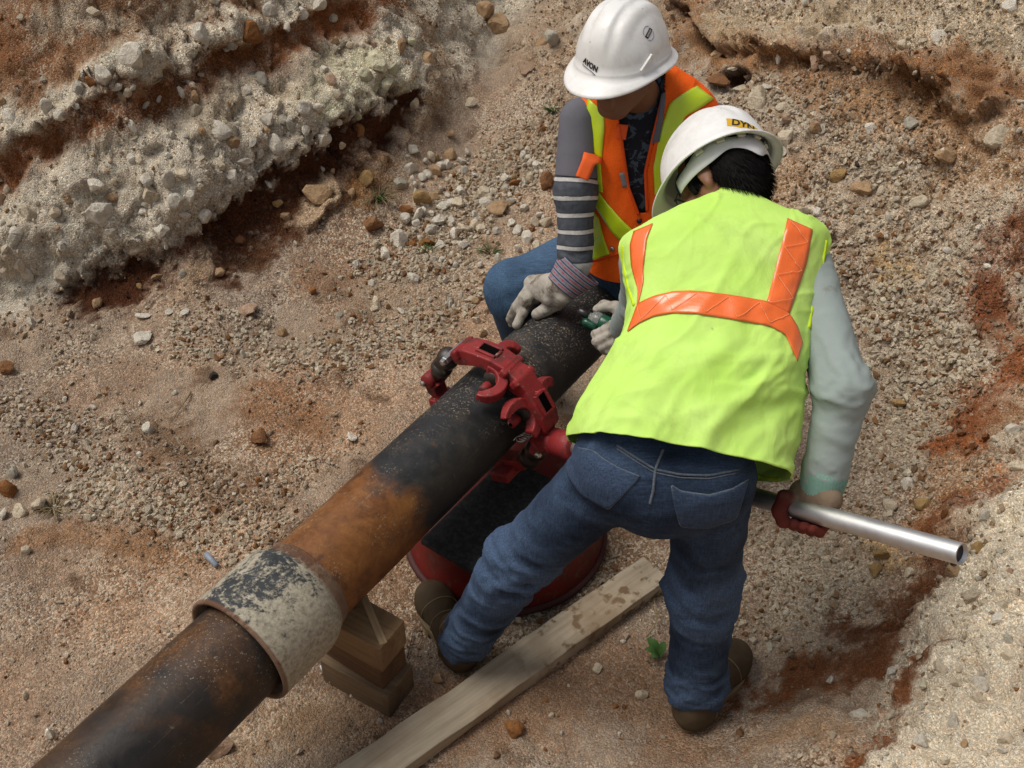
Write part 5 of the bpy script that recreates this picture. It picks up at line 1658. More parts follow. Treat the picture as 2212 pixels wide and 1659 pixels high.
add('body', V, Q, SKIN2, A2, True)

# jeans
S = Sculpt()
S.ell(pel + CU * .05, np.eye(3), (.172, .12, .095), .04)
S.cap(at(1340, 1010, 2.29), at(1340, 1010, 2.29), .092, .092, .04); S.cap(at(1535, 1022, 2.265), at(1535, 1022, 2.265), .092, .092, .04)
S.cap(pel + CD * .02, at(1470, 900, 2.37), .150, .115, .05)
S.cap(hipL, kneeL, .089, .070, .025, 0); S.cap(kneeL, ankL + (ankL - kneeL) * .02, .073, .060, .02, 1)
S.cap(hipR, kneeR, .086, .074, .025, 0); S.cap(kneeR, ankR, .076, .066, .02, 1)
V, Q, N = surface(S, .0075)
V, t, r = limb_disp(V, N, S, .0080, 12, 3, [(.92, .2, 1.3), (1.05, .2, 1.4), (1.85, .2, 2.1), (.1, .12, .3)])
N = vnormals(V, Q); N = N if ((V - pel) * N).sum(1).mean() > 0 else -N
V, cr = creases(V, N, 5.0, .0060, 3, (.55, .55, 1.0))
fade_light = np.clip(.30 + .32 * np.exp(-((t - .9) / .35) ** 2) + .42 * np.clip(r, -.4, 1) + .35 * cr + .12 * (N @ np.array([0, 0, 1])) + .25 * fbm(V, 6, 3, 4), 0, 1)  # wear at the knee; fold ridges and upward faces painted lighter, as lit
JEANS2 = denim('dark blue denim', (.0070, .0125, .026), (.054, .086, .150))
jn = add('jeans', V, Q, JEANS2, A2, True, {'fade_light': fade_light})
JB = bvh_of(V, Q)
SEAM = denim('faded seam denim', (.10, .12, .145), (.20, .22, .25))
def seam(name, pts, w=.0030, off=.0006): return cord(name, JB, pts, w, SEAM, jn, 50, off)
PATCH = denim('pocket denim', (.009, .016, .033), (.064, .098, .168))
def pocket(outline):
    o = np.array(outline, float)
    top = resample(o[0], 24); bot = resample(o[1], 24)
    p = ribbon('pocket', JB, top, bot, PATCH, jn, .0035, 30, 22, .002, 1)
    p.data.attributes.new('fade_light', 'FLOAT', 'POINT').data.foreach_set('value', np.full(len(p.data.vertices), .55, np.float32))
    return p
tl_ = [(1249, 968), (1283, 975), (1300, 990), (1333, 1010), (1382, 1030)]
bl_ = [(1221, 1006), (1232, 1034), (1255, 1068), (1314, 1100), (1380, 1032)]
pocket([np.array(tl_), np.array(bl_)])
for pts in (tl_, bl_, [(1228, 1010), (1240, 1034), (1260, 1063), (1312, 1092), (1372, 1030)]): seam('stitching', pts, .0022)
tr_ = [(1451, 1049), (1470, 1061), (1532, 1070), (1583, 1056), (1616, 1036)]
br_ = [(1456, 1090), (1470, 1136), (1525, 1140), (1590, 1118), (1612, 1045)]
pocket([np.array(tr_), np.array(br_)])
for pts in (tr_, [(1451, 1049), (1458, 1090), (1470, 1137), (1525, 1141), (1590, 1120), (1614, 1040)], [(1452, 1056), (1472, 1068), (1532, 1077), (1583, 1063)]): seam('stitching', pts, .0022)
seam('stitching', [(1433, 970), (1416, 1013), (1411, 1060), (1404, 1088)], .0032)
seam('stitching', [(1333, 962), (1376, 990), (1415, 1014), (1470, 1025), (1533, 1027), (1595, 1014)], .0026)
seam('stitching', [(1333, 969), (1374, 997), (1414, 1021), (1470, 1032), (1533, 1034), (1590, 1022)], .0016)

# boots
BOOT = cloth('olive brown boot leather', (.062, .044, .026), .75, 200, .25, (.16, .12, .08), .5).m
SOLE = simple('tan rubber sole', (.20, .15, .088), .8, .2, .3, 25)
zg = lambda p: np.array([p[0], p[1], gdown(p[0], p[1]) + .001])
hl, tl2 = atz(1008, 1455, 0), atz(898, 1225, 0)
d_ = unit((tl2 - hl)); tl2 = hl + d_ * .30
shoe('boot', A2, zg(hl), zg(tl2), BOOT, SOLE)
hr, tr2 = atz(1472, 1592, 0), atz(1612, 1400, 0)
d_ = unit(tr2 - hr); tr2 = hr + d_ * .30
shoe('boot', A2, zg(hr), zg(tr2), BOOT, SOLE)

# sleeves
SLEEVE = cloth('pale green jersey', (.29, .34, .33), .9, 500, .05, (.16, .135, .05), .9, bumpk=.25).m
S = Sculpt()
S.cap(shR, elR, .061, .052, .03, 0); S.cap(elR, wrR, .053, .043, .03, 1)
V, Q, N = surface(S, .006)
V, t, r = limb_disp(V, N, S, .0040, 17, 9, [(.9, .25, 1.2), (1.1, .2, 1.0), (1.8, .2, 1.4), (.1, .2, .6)])
V, cr = creases(V, N, 6.0, .0038, 9, (.6, .6, 1.0))
add('sleeve', V, Q, SLEEVE, A2, True)
S = Sculpt(); aR = unit(wrR - elR)
S.cap(wrR - aR * .024, wrR + aR * .006, .0490, .0450, .008)
V, Q, N = surface(S, .0035)
tt = V @ aR; ang_ = np.arctan2((V - wrR) @ unit(np.cross(aR, EZ)), (V - wrR) @ np.cross(aR, unit(np.cross(aR, EZ))))
V = V + N * (np.sin(ang_ * 42) * .0011)[:, None]
add('cuff', V, Q, cloth('green ribbed cuff', (.20, .36, .30), .9, 500, .08).m, A2, True)
S = Sculpt(); S.cap(shL, elL, .060, .055, .03, 0); S.cap(elL, wrL, .055, .044, .03, 1)
V, Q, N = surface(S, .006)
V, t, r = limb_disp(V, N, S, .004, 17, 12, [(1, .3, 1)])
add('sleeve', V, Q, SLEEVE, A2, True)

# gloves
RGL = NT('red palmed glove', .8, .2)
cg = RGL.mix(RGL.attr('palm'), RGL.mix(RGL.noise(30, 4), (.15, .105, .07), (.25, .185, .13)), RGL.mix(RGL.noise(30, 4), (.085, .018, .013), (.16, .03, .022)))
RGL.col(cg); RGL.bump(RGL.noise(90, 3), .3, .002)
TH = T0 + td * ((at(1764, 1106, 2.33) - T0) @ td)
front = unit(-(TH - CPOS) + td * ((TH - CPOS) @ td)); up_ = np.cross(td, front); up_ = up_ if up_ @ CU > 0 else -up_
kn, fg = [], []
for i, o_ in enumerate((-.036, -.013, .010, .032)):
    k_ = TH + td * o_ + up_ * .036 - front * .016
    kn.append(k_)
    fg.append(([k_, TH + td * o_ - front * .036 - up_ * .004, TH + td * o_ - front * .014 - up_ * .036, TH + td * o_ + front * .016 - up_ * .033], (.0125, .0132, .0125, .011)[i]))
wr2 = wrR + aR * .022
th = ([wr2 + aR * .03 - td * .022, TH - td * .046 + up_ * .016 + front * .026, TH - td * .048 - up_ * .014 + front * .032, TH - td * .040 - up_ * .036 + front * .020], .0135)
go_, Sg = glove('glove', A2, wr2, kn, fg, th, RGL.m, .042)
# which side carries the red coating: fingers and thumb
Vg = np.array([v.co[:] for v in go_.data.vertices]) + ORIG[A2.name]
pal = np.zeros(len(Vg))
for ch in [f[0][1:] for f in fg] + [th[0][1:]]:
    for a_, b_ in zip(ch[:-1], ch[1:]):
        d2 = Sg.dist(('c', a_, b_, .0165, .0165, 0, 0), Vg); pal = np.maximum(pal, 1 - sstep(0, .006, d2))
go_.data.attributes.new('palm', 'FLOAT', 'POINT').data.foreach_set('value', pal.astype(np.float32))
# left hand round the bottle
dl = 3.045
kn = [at(1340, 690, dl - .02), at(1343, 704, dl - .025), at(1347, 718, dl - .025), at(1350, 732, dl - .02)]
fg = [([kn[0], at(1309, 711, dl - .045), at(1286, 722, dl - .02), at(1292, 734, dl + .02)], .0135),
      ([kn[1], at(1312, 727, dl - .05), at(1288, 738, dl - .03), at(1294, 748, dl + .01)], .0135),
      ([kn[2], at(1320, 741, dl - .05), at(1300, 750, dl - .03), at(1304, 757, dl)], .013),
      ([kn[3], at(1330, 751, dl - .045), at(1314, 757, dl - .03), at(1316, 762, dl)], .012)]
th = ([at(1352, 690, dl - .01), at(1330, 664, dl), at(1306, 660, dl + .015), at(1290, 668, dl + .02)], .0135)
glL, _ = glove('glove', A2, wrL, kn, fg, th, GLOVE, .036)
NAVY = cloth('navy glove back', (.03, .03, .075), .9, 300, .2, (.12, .03, .05), .5).m
P_ = [at(1346, 700, dl - .062), at(1344, 715, dl - .066), at(1346, 730, dl - .064), at(1343, 742, dl - .056)]
m = MB(); m.tube(P_, [.008, .013, .013, .008], 12); m.build('knuckle_patch', NAVY, glL, True)

# vest
C_, A_, B_, ex = [], [], [], []
RINGS2 = [((1243, 946), (1697, 1036), 2.325, .20, 2.3), ((1256, 888), (1713, 915), 2.34, .185, 2.3), ((1297, 818), (1719, 815), 2.355, .165, 2.3), ((1336, 748), (1729, 745), 2.37, .145, 2.3),
          ((1357, 694), (1742, 704), 2.385, .138, 2.3), ((1358, 632), (1762, 640), 2.405, .13, 2.35), ((1347, 572), (1777, 578), 2.42, .122, 2.4), ((1343, 527), (1786, 522), 2.435, .11, 2.4),
          ((1392, 493), (1752, 490), 2.45, .092, 2.3), ((1462, 462), (1692, 470), 2.46, .078, 2.2), ((1508, 447), (1645, 452), 2.47, .070, 2.1), ((1521, 437), (1622, 438), 2.475, .066, 2.0)]
for l, r_, d, hd, e in RINGS2:
    Lw, Rw = at(*l, d), at(*r_, d)
    C_.append((Lw + Rw) / 2); A_.append((Rw - Lw) / 2); ex.append(e)
C_, A_ = np.array(C_), np.array(A_)
for i in range(len(C_)):
    sp = unit(C_[min(i + 1, len(C_) - 1)] - C_[max(i - 1, 0)])
    b = -CD - sp * (-CD @ sp); a = unit(A_[i]); b = unit(b - a * (b @ a))
    B_.append(b * RINGS2[i][3])
V, Q = loft(C_, A_, B_, ex, 220, 200)
N = vnormals(V, Q)
if N[:220].mean(0) @ N[:220].mean(0) < 0: pass
cen = C_.mean(0)
if ((V - cen) * N).sum(1).mean() < 0: N = -N; Q = Q[:, ::-1]
fd1 = camv(.62, .78, 0); fd2 = camv(-.78, .62, 0)
wlow = sstep(560, 760, proj(V)[1])                 # more folds below the band
Vw = V + np.stack([fbm(V, 4, 2, 1), fbm(V, 4, 2, 2), fbm(V, 4, 2, 3)], 1) * .05
q = np.stack([Vw @ fd1 * .28, Vw @ fd2, V @ CD * .6], 1)
q2 = np.stack([Vw @ camv(1, .12, 0) * .16, Vw @ camv(-.12, 1, 0), V @ CD * .5], 1)
dsp = ridged(q, 7.0, 3) * .0090 * (.35 + .9 * wlow) + ridged(q, 15, 5) * .0035 * (.4 + wlow) + np.clip(ridged(q2, 9, 8), 0, 1) ** 2 * .0055 * (.3 + wlow)
dsp += fbm(V, 3, 2, 9) * .012 * wlow
V = V + N * dsp[:, None]
V, _ = creases(V, N, 3.2, .0050, 21, None, (fd1, fd2, CD), (.45, 1.3, .7), .045)
V, _ = creases(V, N, 6.5, .0022, 27, None, (fd1, fd2, CD), (.5, 1.2, .7), .06)
LIME = NT('lime safety cloth', .8, .15)
n_ = LIME.noise(6, 5, .6)
cl = LIME.mix(LIME.ramp(n_, [(.3, 0.0), (.7, 1.0)]), (.49, .79, .13), (.59, .86, .22))
dirt_ = LIME.ramp(LIME.noise(6.5, 7, .68, dist=.5), [(.52, 0.0), (.78, .55)])
cl = LIME.mix(dirt_, cl, (.30, .40, .10))
spk = LIME.math('MULTIPLY', LIME.ramp(LIME.noise(42, 5, .75, stretch=(1, .5, 1)), [(.68, 0.0), (.74, .75)]), LIME.ramp(LIME.noise(5, 3), [(.53, 0.0), (.63, 1.0)]))
cl = LIME.mix(spk, cl, (.16, .17, .06))
LIME.col(cl); LIME.bump(LIME.noise(650, 2), .18, .001); LIME.bump(LIME.noise(18, 5, .55, dist=1.2, stretch=(1, .5, .7)), .38, .008)
vest = add('safety_vest', V, Q, LIME.m, A2, True)
solid(vest, .003, -1)
VB = bvh_of(V, Q)
ORT = tape('orange reflective tape', (.90, .165, .026))
ribbon('reflective_stripe', VB, [(1370, 501), (1362, 529), (1365, 575), (1373, 606), (1379, 628), (1377, 661)], [(1411, 484), (1398, 516), (1390, 582), (1391, 608), (1386, 632), (1379, 659)], ORT, vest, .0030, 40, 8)
ribbon('reflective_stripe', VB, [(1700, 473), (1692, 512), (1682, 549), (1668, 605), (1656, 652)], [(1754, 497), (1748, 530), (1741, 569), (1722, 625), (1704, 678)], ORT, vest, .0030, 46, 8)
ribbon('reflective_stripe', VB, [(1379, 657), (1413, 641), (1456, 630), (1505, 630), (1570, 637), (1656, 652), (1703, 677), (1721, 707), (1731, 740)], [(1357, 718), (1380, 700), (1413, 684), (1456, 677), (1505, 679), (1564, 688), (1659, 704), (1695, 723), (1720, 780)], ORT, vest, .0042, 80, 10)
ZIG = cloth('tape stitching', (.95, .42, .20), .5).m
def zigzag(top, bot, n):
    a, b = resample(top, 2 * n + 1), resample(bot, 2 * n + 1)
    P = [a[0]]
    for k in range(1, 2 * n + 1): P.append(a[k] * .9 + b[k] * .1 if k % 2 == 0 else b[k] * .9 + a[k] * .1)
    cord('stitching', VB, P, .0006, ZIG, vest, 220, .0060, 4)
zigzag([(1379, 657), (1413, 641), (1456, 630), (1505, 630), (1570, 637), (1656, 652), (1703, 677)], [(1357, 718), (1380, 700), (1413, 684), (1456, 677), (1505, 679), (1564, 688), (1659, 704), (1690, 718)], 5)
zigzag([(1700, 473), (1692, 512), (1682, 549), (1668, 605), (1656, 652)], [(1754, 497), (1748, 530), (1741, 569), (1722, 625), (1704, 678)], 3)
TRIM = cloth('bright lime binding', (.56, .74, .02), .6, 500, .06).m
cord('binding', VB, [(1243, 946), (1310, 958), (1400, 968), (1500, 984), (1590, 1006), (1650, 1032), (1688, 1036)], .0055, TRIM, vest, 70, -.001)
cord('binding', VB, [(1785, 520), (1777, 570), (1767, 615), (1755, 660), (1748, 708)], .0042, TRIM, vest, 40, -.001)
cord('binding', VB, [(1344, 530), (1349, 582), (1358, 625), (1370, 660)], .0042, TRIM, vest, 40, -.001)
cord('stitching', VB, [(1250, 935), (1310, 947), (1400, 957), (1500, 973), (1590, 994), (1655, 1020)], .0011, cloth('lime thread', (.30, .55, .04), .8).m, vest, 60, .0002)
m = MB()
P_ = [C_[-1] + A_[-1] * 1.02 * math.cos(a) + B_[-1] * 1.02 * math.sin(a) for a in np.linspace(0, 2 * math.pi, 41)]
m.tube(P_, .0042, 8, False); m.build('collar_binding', TRIM, vest, True)

# hair: a cap of hair with a fringe of separate strands
S = Sculpt(); M = np.stack([R2, F2, U2])
S.ell(H2 + U2 * .022 - F2 * .016, M, (.080, .095, .096), .02)
S.ell(H2 - F2 * .050 - U2 * .040, M, (.068, .055, .062), .03)
for s_ in (-1, 1): S.cap(H2 + R2 * s_ * .072 + F2 * .030 - U2 * .010, H2 + R2 * s_ * .068 + F2 * .034 - U2 * .036, .012, .006, .015)
V, Q, N = surface(S, .005)
q = np.stack([V @ R2, V @ F2 * .35, V @ U2 * .35], 1)
V = V + N * (ridged(q, 90, 2) * .0022 + fbm(V, 30, 3, 4) * .003)[:, None]
hair = add('hair', V, Q, HAIRM, A2, True)
sel = np.where(((V - H2) @ U2 < -.015) & ((V - H2) @ F2 < .03))[0]
pk = rng.choice(sel, 2600)
b = V[pk]; flow = -U2 * .9 - F2 * .25 + N[pk] * .10 + rng.normal(0, .14, (len(pk), 3)); flow /= np.linalg.norm(flow, axis=1)[:, None]
side = np.cross(flow, N[pk]); side /= np.linalg.norm(side, axis=1)[:, None] + 1e-9
ln = rng.uniform(.010, .026, (len(pk), 1))
tip = b + flow * ln + N[pk] * .002 - EZ * ln * .15
VV_ = np.stack([b - side * .0009 - N[pk] * .001, b + side * .0009 - N[pk] * .001, (b + tip) / 2 + side * .0007 + N[pk] * .0015, tip, (b + tip) / 2 - side * .0007 + N[pk] * .0015], 1).reshape(-1, 3)
k5 = np.arange(len(pk))[:, None] * 5
st = add('strands', VV_, [np.hstack([k5, k5 + 1, k5 + 2, k5 + 4]), np.hstack([k5 + 4, k5 + 2, k5 + 3])], HAIRM, hair, True)
st['kind'] = 'stuff'
# spectacles
m = MB()
for s_ in (-1, 1):
    m.tube([H2 + R2 * s_ * .082 - F2 * .005 - U2 * .002, H2 + R2 * s_ * .079 + F2 * .05 - U2 * .003, H2 + R2 * s_ * .060 + F2 * .098 - U2 * .008], .0018, 6)
    m.tube([H2 + F2 * (.100 - .004 * abs(math.cos(a))) + R2 * (s_ * .032 + .026 * math.cos(a)) - U2 * (.014 + .018 * math.sin(a)) for a in np.linspace(0, 6.28, 20)], .0015, 6, False)
m.build('spectacles', BLACKP, A2, True)
# helmet
hat2, hb2, hp2 = helmet(A2, H2 + U2 * .016, R2, F2, U2, .97)
# strap band inside: a white plastic strip with a scalloped lower edge, and a blue clip
n_ = 60; rows_ = []
for i, a in enumerate(np.linspace(math.radians(150), math.radians(395), n_)):
    base = np.array([math.cos(a) * .099, math.sin(a) * .124])
    an = math.degrees(a)
    low = -.040 - .020 * math.exp(-((an - 262) / 13) ** 2) + .012 * math.exp(-((an - 225) / 16) ** 2)
    hi_ = -.006 + .030 * math.exp(-((an - 205) / 22) ** 2) + .010 * math.exp(-((an - 262) / 20) ** 2)
    rows_.append([hp2(base[0], base[1], low), hp2(base[0] * 1.01, base[1] * 1.01, (low + hi_) / 2), hp2(base[0], base[1], hi_)])
G = np.array(rows_); idx = np.arange(n_ * 3).reshape(n_, 3)
Qs = np.stack([idx[:-1, :-1], idx[:-1, 1:], idx[1:, 1:], idx[1:, :-1]], -1).reshape(-1, 4)
o = add('head_band', G.reshape(-1, 3), Qs, LINER, hat2, True); solid(o, .002, 0)
n_ = 12
G = np.array([[hp2(math.cos(a) * .090, math.sin(a) * .107, z) for z in (-.016, .014)] for a in np.linspace(math.radians(122), math.radians(152), n_)])
idx = np.arange(n_ * 2).reshape(n_, 2)
o = add('brow_pad', G.reshape(-1, 3), np.stack([idx[:-1, :-1], idx[:-1, 1:], idx[1:, 1:], idx[1:, :-1]], -1).reshape(-1, 4), simple('blue pad', (.012, .035, .12), .7), hat2, True); solid(o, .003, 0)
m = MB()
for a in np.linspace(math.radians(195), math.radians(345), 7):
    c = hp2(math.cos(a) * .106, math.sin(a) * .128, -.001); d = unit(hp2(-math.sin(a), math.cos(a), 0) - hp2(0, 0, 0))
    m.box(c, d * .009, U2 * .004, unit(np.cross(d, U2)) * .003)
m.build('clip', simple('cream clip', (.60, .58, .46), .5), hat2, False)
# yellow sticker with dark letters, towards the rear
def shell_frame(bv, u, v):
    p, nn = onto(bv, u, v)
    if nn @ (p - CPOS) > 0: nn = -nn
    return p, nn
YEL = simple('yellow sticker', (.62, .37, .015), .5); INK = simple('dark print', (.022, .016, .012), .6)
p, nn = shell_frame(hb2, 1606, 270)
rt = unit(camv(.98, -.20, 0) - nn * (camv(.98, -.20, 0) @ nn)); upv = np.cross(nn, rt)
decal('sticker', hb2, p, nn, rt, upv, .074, .024, YEL, hat2, .0008, 12, 5, -.15)
lettering('letters', 'DYN', hb2, p, nn, rt, upv, .027, INK, hat2, .0016, .03, .95)

# bottle held in the left hand
bq0, bq1 = at(1252, 672, dl + .015), at(1322, 706, dl - .01)
bt = empty('small_bottle', bq0, 'small clear and green bottle with black cap held in a gloved hand above the pipe', 'bottle')
ba = unit(bq1 - bq0)
m = MB(); m.lathe(bq0, ba, [(-.004, .006), (-.002, .0105), (.0, .0125), (.026, .0130), (.028, .011), (.032, .009)], 28, CU); m.build('cap', BLACKP, bt, True)
CLEAR = NT('clear plastic', .12, .5); CLEAR.col((.62, .66, .64)); CLEAR.b.inputs['Transmission Weight'].default_value = .75; CLEAR.b.inputs['IOR'].default_value = 1.3
m = MB(); m.lathe(bq0, ba, [(.030, .009), (.036, .012), (.044, .019), (.052, .0215), (.062, .022), (.066, .0215)], 32, CU); m.build('shoulder', CLEAR.m, bt, True)
m = MB(); m.lathe(bq0, ba, [(.066, .0218), (.068, .0226), (.115, .0226), (.118, .020)], 32, CU); m.build('green_label', simple('green bottle', (.006, .075, .040), .3, .5), bt, True)
dn = unit(-CU - ba * (-CU @ ba)); fb = np.cross(ba, dn); fb = fb if fb @ CD < 0 else -fb
m = MB(); m.tube([bq0 + ba * (.020 + .006 * k) + dn * (.020 + .0 * k) + fb * .010 for k in range(9)], [.004, .011, .013, .013, .013, .013, .013, .012, .008], 14); m.build('liquid', simple('green liquid', (.004, .055, .030), .25, .5), bt, True)

# ================================================================== the farther man, seated astride the pipe
A1 = empty('person', at(1390, 560, 3.33) * (1, 1, 0) + EZ * .45, 'man seated on the pipe in orange vest with yellow stripes, white hard hat', 'person')
pel = at(1392, 548, 3.34)
chest, neckb = at(1395, 300, 3.02), at(1392, 215, 2.99)
shR1, elR1, wrR1 = at(1256, 260, 2.99), at(1243, 415, 3.03), at(1243, 568, 3.08)      # his right arm, on the left in the view
shL1, elL1, wrL1 = at(1535, 268, 3.05), at(1570, 420, 3.12), at(1490, 560, 3.12)
hip1, knee1 = at(1325, 528, 3.40), at(1112, 628, 3.31); ank1 = np.array([.07, 2.80, .09])
hip2, knee2 = at(1455, 565, 3.36), at(1505, 690, 3.02); ank2 = np.array([.50, 2.52, .09])
F1, U1 = camv(-.57, -.57, .59), camv(-.14, .72, .69)
R1, F1, U1 = bframe(F1, U1)
H1 = at(1346, 134, 2.80)
S = Sculpt()
S.ell(pel, np.eye(3), (.14, .10, .11), .04).cap(pel + CD * .02, chest + CD * .05, .09, .07, .03).cap(chest + CD * .05, neckb, .07, .058, .03)
S.cap(shR1 + CD * .02, shL1 + CD * .02, .042, .042, .02)
S.cap(neckb - unit(neckb - chest) * .02, H1 - U1 * .05 - F1 * .015, .060, .056, .03)
S.chain([hip1, knee1, ank1], [.075, .055, .042], .04); S.chain([hip2, knee2, ank2], [.075, .055, .042], .04)
S.chain([shR1, elR1, wrR1], [.045, .036, .027], .03); S.chain([shL1, elL1, wrL1], [.045, .036, .027], .03)
for w_, e_ in ((wrR1, elR1), (wrL1, elL1)): S.cap(w_, w_ + unit(w_ - e_) * .05, .027, .022, .02)
head_into(S, H1, R1, F1, U1, .97)
V, Q, N = surface(S, .0055)
add('body', V, Q, SKIN1, A1, True)
# jeans
S = Sculpt()
S.ell(pel, np.eye(3), (.19, .15, .14), .05)
S.cap(pel, at(1395, 470, 3.24), .155, .145, .05)
S.cap(hip1, knee1, .100, .086, .04, 0); S.cap(knee1, ank1, .086, .065, .03, 1)
S.cap(hip2, knee2, .100, .080, .04, 0); S.cap(knee2, ank2, .080, .065, .03, 1)
V, Q, N = surface(S, .0085)
V, t, r = limb_disp(V, N, S, .005, 11, 23, [(.1, .2, .8), (1.0, .15, 1.0)])
fade_light = np.clip(.45 + .4 * np.exp(-((t - .5) / .4) ** 2) + .15 * r, 0, 1)  # thigh wear, with fold ridges painted slightly lighter as if lit
add('jeans', V, Q, denim('mid blue denim', (.017, .033, .064), (.060, .112, .190), (.06, .045, .03)), A1, True, {'fade_light': fade_light})
for hq, dq in ((ank1, np.array([-.25, -1, 0])), (ank2, np.array([.3, -1, 0]))):
    h0 = np.array([hq[0], hq[1], 0]) - unit(dq) * .06
    shoe('boot', A1, zg(h0), zg(h0 + unit(dq) * .29), BOOT, SOLE)

# striped sleeves and the plain shirt sleeves over them
STR = NT('striped jersey', .9, .15)
al = STR.attr('arm')
fr = STR.math('FRACT', STR.math('DIVIDE', STR.math('SUBTRACT', al, .155), .0462))
thin = STR.ramp(fr, [(0.0, 1.0), (.20, 1.0), (.235, 0.0), (.97, 0.0), (1.0, 1.0)])
dkl = STR.ramp(fr, [(.0, 1.0), (.255, 1.0), (.33, 0.0), (.90, 0.0), (.93, 1.0)])
bs = STR.mix(STR.ramp(STR.noise(80, 3), [(.3, 0.0), (.7, 1.0)]), (.058, .066, .082), (.092, .102, .122))
bs = STR.mix(STR.math('MULTIPLY', dkl, .45), bs, (.020, .021, .03))
bs = STR.mix(STR.math('MULTIPLY', thin, STR.ramp(STR.noise(140, 3), [(.3, .75), (.6, 1.0)])), bs, (.56, .55, .53))
STR.col(bs); STR.bump(STR.noise(420, 2), .2, .001)
PLAIN = cloth('grey polo cloth', (.135, .135, .16), .9, 500, .10).m
for sh_, el_, wr_, vis in ((shR1, elR1, wrR1, 1), (shL1, elL1, wrL1, 0)):
    S = Sculpt(); S.cap(sh_, el_, .058, .054, .03, 0); S.cap(el_, wr_, .054, .046, .03, 1)
    V, Q, N = surface(S, .005)
    L1, L2 = np.linalg.norm(el_ - sh_), np.linalg.norm(wr_ - el_)
    t = along(S, V); am = np.where(t < 1, t * L1, L1 + (t - 1) * L2)
    V, _, r = limb_disp(V, N, S, .0035, 16, 33, [(1.0, .3, .8), (1.85, .2, 2.2)])
    am = am + fbm(V, 9, 2, 7) * .006
    add('sleeve', V, Q, STR.m, A1, True, {'arm': am})
    S = Sculpt(); e2 = sh_ + (el_ - sh_) * (.150 / L1)
    S.cap(sh_, e2, .060, .060, .02)
    V, Q, N = surface(S, .0055)
    V, _, _ = limb_disp(V, N, S, .004, 13, 39)
    dd = unit(el_ - sh_); hgt = (V - e2) @ dd
    V = V - dd * np.maximum(hgt, 0)[:, None] * .93
    add('shirt_sleeve', V, Q, PLAIN, A1, True)

# torso: shirt under an open vest
def rings1(rows, sc=1.0):
    C_, A_, B_, ex = [], [], [], []
    for l, r_, d, hd, e in rows:
        Lw, Rw = at(*l, d), at(*r_, d + .03)
        C_.append((Lw + Rw) / 2); A_.append((Rw - Lw) / 2 * sc); ex.append(e)
    C_, A_ = np.array(C_), np.array(A_)
    for i in range(len(C_)):
        sp = unit(C_[min(i + 1, len(C_) - 1)] - C_[max(i - 1, 0)])
        b = camv(-.20, 0, 1); b = b - sp * (b @ sp); a = unit(A_[i]); b = unit(b - a * (b @ a)); B_.append(b * rows[i][3] * sc)
    return C_, A_, B_, ex
ROWS = [((1262, 566), (1500, 520), 3.27, .150, 2.3), ((1270, 510), (1510, 470), 3.21, .150, 2.3), ((1276, 440), (1520, 420), 3.13, .142, 2.3), ((1272, 380), (1528, 365), 3.08, .138, 2.3),
        ((1256, 315), (1540, 310), 3.04, .135, 2.35), ((1245, 255), (1548, 255), 3.01, .125, 2.4), ((1244, 218), (1546, 222), 2.995, .110, 2.4), ((1275, 178), (1508, 186), 2.99, .092, 2.3),
        ((1318, 150), (1455, 152), 2.985, .078, 2.1), ((1342, 142), (1432, 138), 2.98, .070, 2.0)]
C_, A_, B_, ex = rings1(ROWS, .955)
V, Q = loft(C_, A_, B_, ex, 110, 100)
SHIRT = NT('dark printed shirt', .85, .2)
pn_ = SHIRT.ramp(SHIRT.noise(20, 3, .55, dist=2.2), [(.54, 0.0), (.57, 1.0)])
SHIRT.col(SHIRT.mix(SHIRT.math('MULTIPLY', pn_, .65), (.014, .014, .02), (.085, .12, .16))); SHIRT.bump(SHIRT.noise(22, 4), .4, .01)
N = vnormals(V, Q)
if ((V - C_.mean(0)) * N).sum(1).mean() < 0: N = -N; Q = Q[:, ::-1]
V = V + N * (ridged(V, 14, 4) * .004)[:, None]
add('shirt', V, Q, SHIRT.m, A1, True)
C_, A_, B_, ex = rings1(ROWS)
V, Q = loft(C_, A_, B_, ex, 260, 230)
N = vnormals(V, Q)
if ((V - C_.mean(0)) * N).sum(1).mean() < 0: N = -N; Q = Q[:, ::-1]
Vw = V + np.stack([fbm(V, 5, 2, 1), fbm(V, 5, 2, 2), fbm(V, 5, 2, 3)], 1) * .04
q = np.stack([Vw @ camv(.3, .95, 0) * .35, Vw @ camv(.95, -.3, 0), V @ CD * .6], 1)
V = V + N * (ridged(q, 9, 13) * .0055 + ridged(q, 20, 15) * .002 + fbm(V, 4, 2, 19) * .008)[:, None]
def inpoly(u, v, poly):
    c = np.zeros(len(u), bool); poly = np.asarray(poly, float); j = len(poly) - 1
    for i in range(len(poly)):
        xi, yi = poly[i]; xj, yj = poly[j]
        k = ((yi > v) != (yj > v)) & (u < (xj - xi) * (v - yi) / (yj - yi + 1e-12) + xi); c ^= k; j = i
    return c
OPENV = [(1330, 120), (1338, 272), (1358, 406), (1379, 462), (1398, 456), (1394, 371), (1409, 303), (1432, 205), (1440, 120)]
uu, vv_, dd_ = proj(V)
front_ = ((N * (CPOS - V)).sum(1) > 0)
cutm = inpoly(uu, vv_, OPENV) & front_
Qk = Q[~cutm[Q].any(1)]
VBo = bvh_of(V, Q)
V2, Q2, _ = compact(V, Qk)
OR = NT('orange mesh cloth', .8, .15)
vo = OR.voro(420, out='Distance')
co = OR.mix(OR.ramp(OR.noise(6, 5, .6), [(.3, 0.0), (.7, 1.0)]), (.84, .105, .008), (.94, .155, .014))
co = OR.mix(1.0, co, OR.ramp(vo, [(.15, .70), (.45, 1.05)]), 'MULTIPLY')
OR.col(co); OR.bump(vo, .3, .001); OR.bump(OR.noise(26, 4), .25, .006)
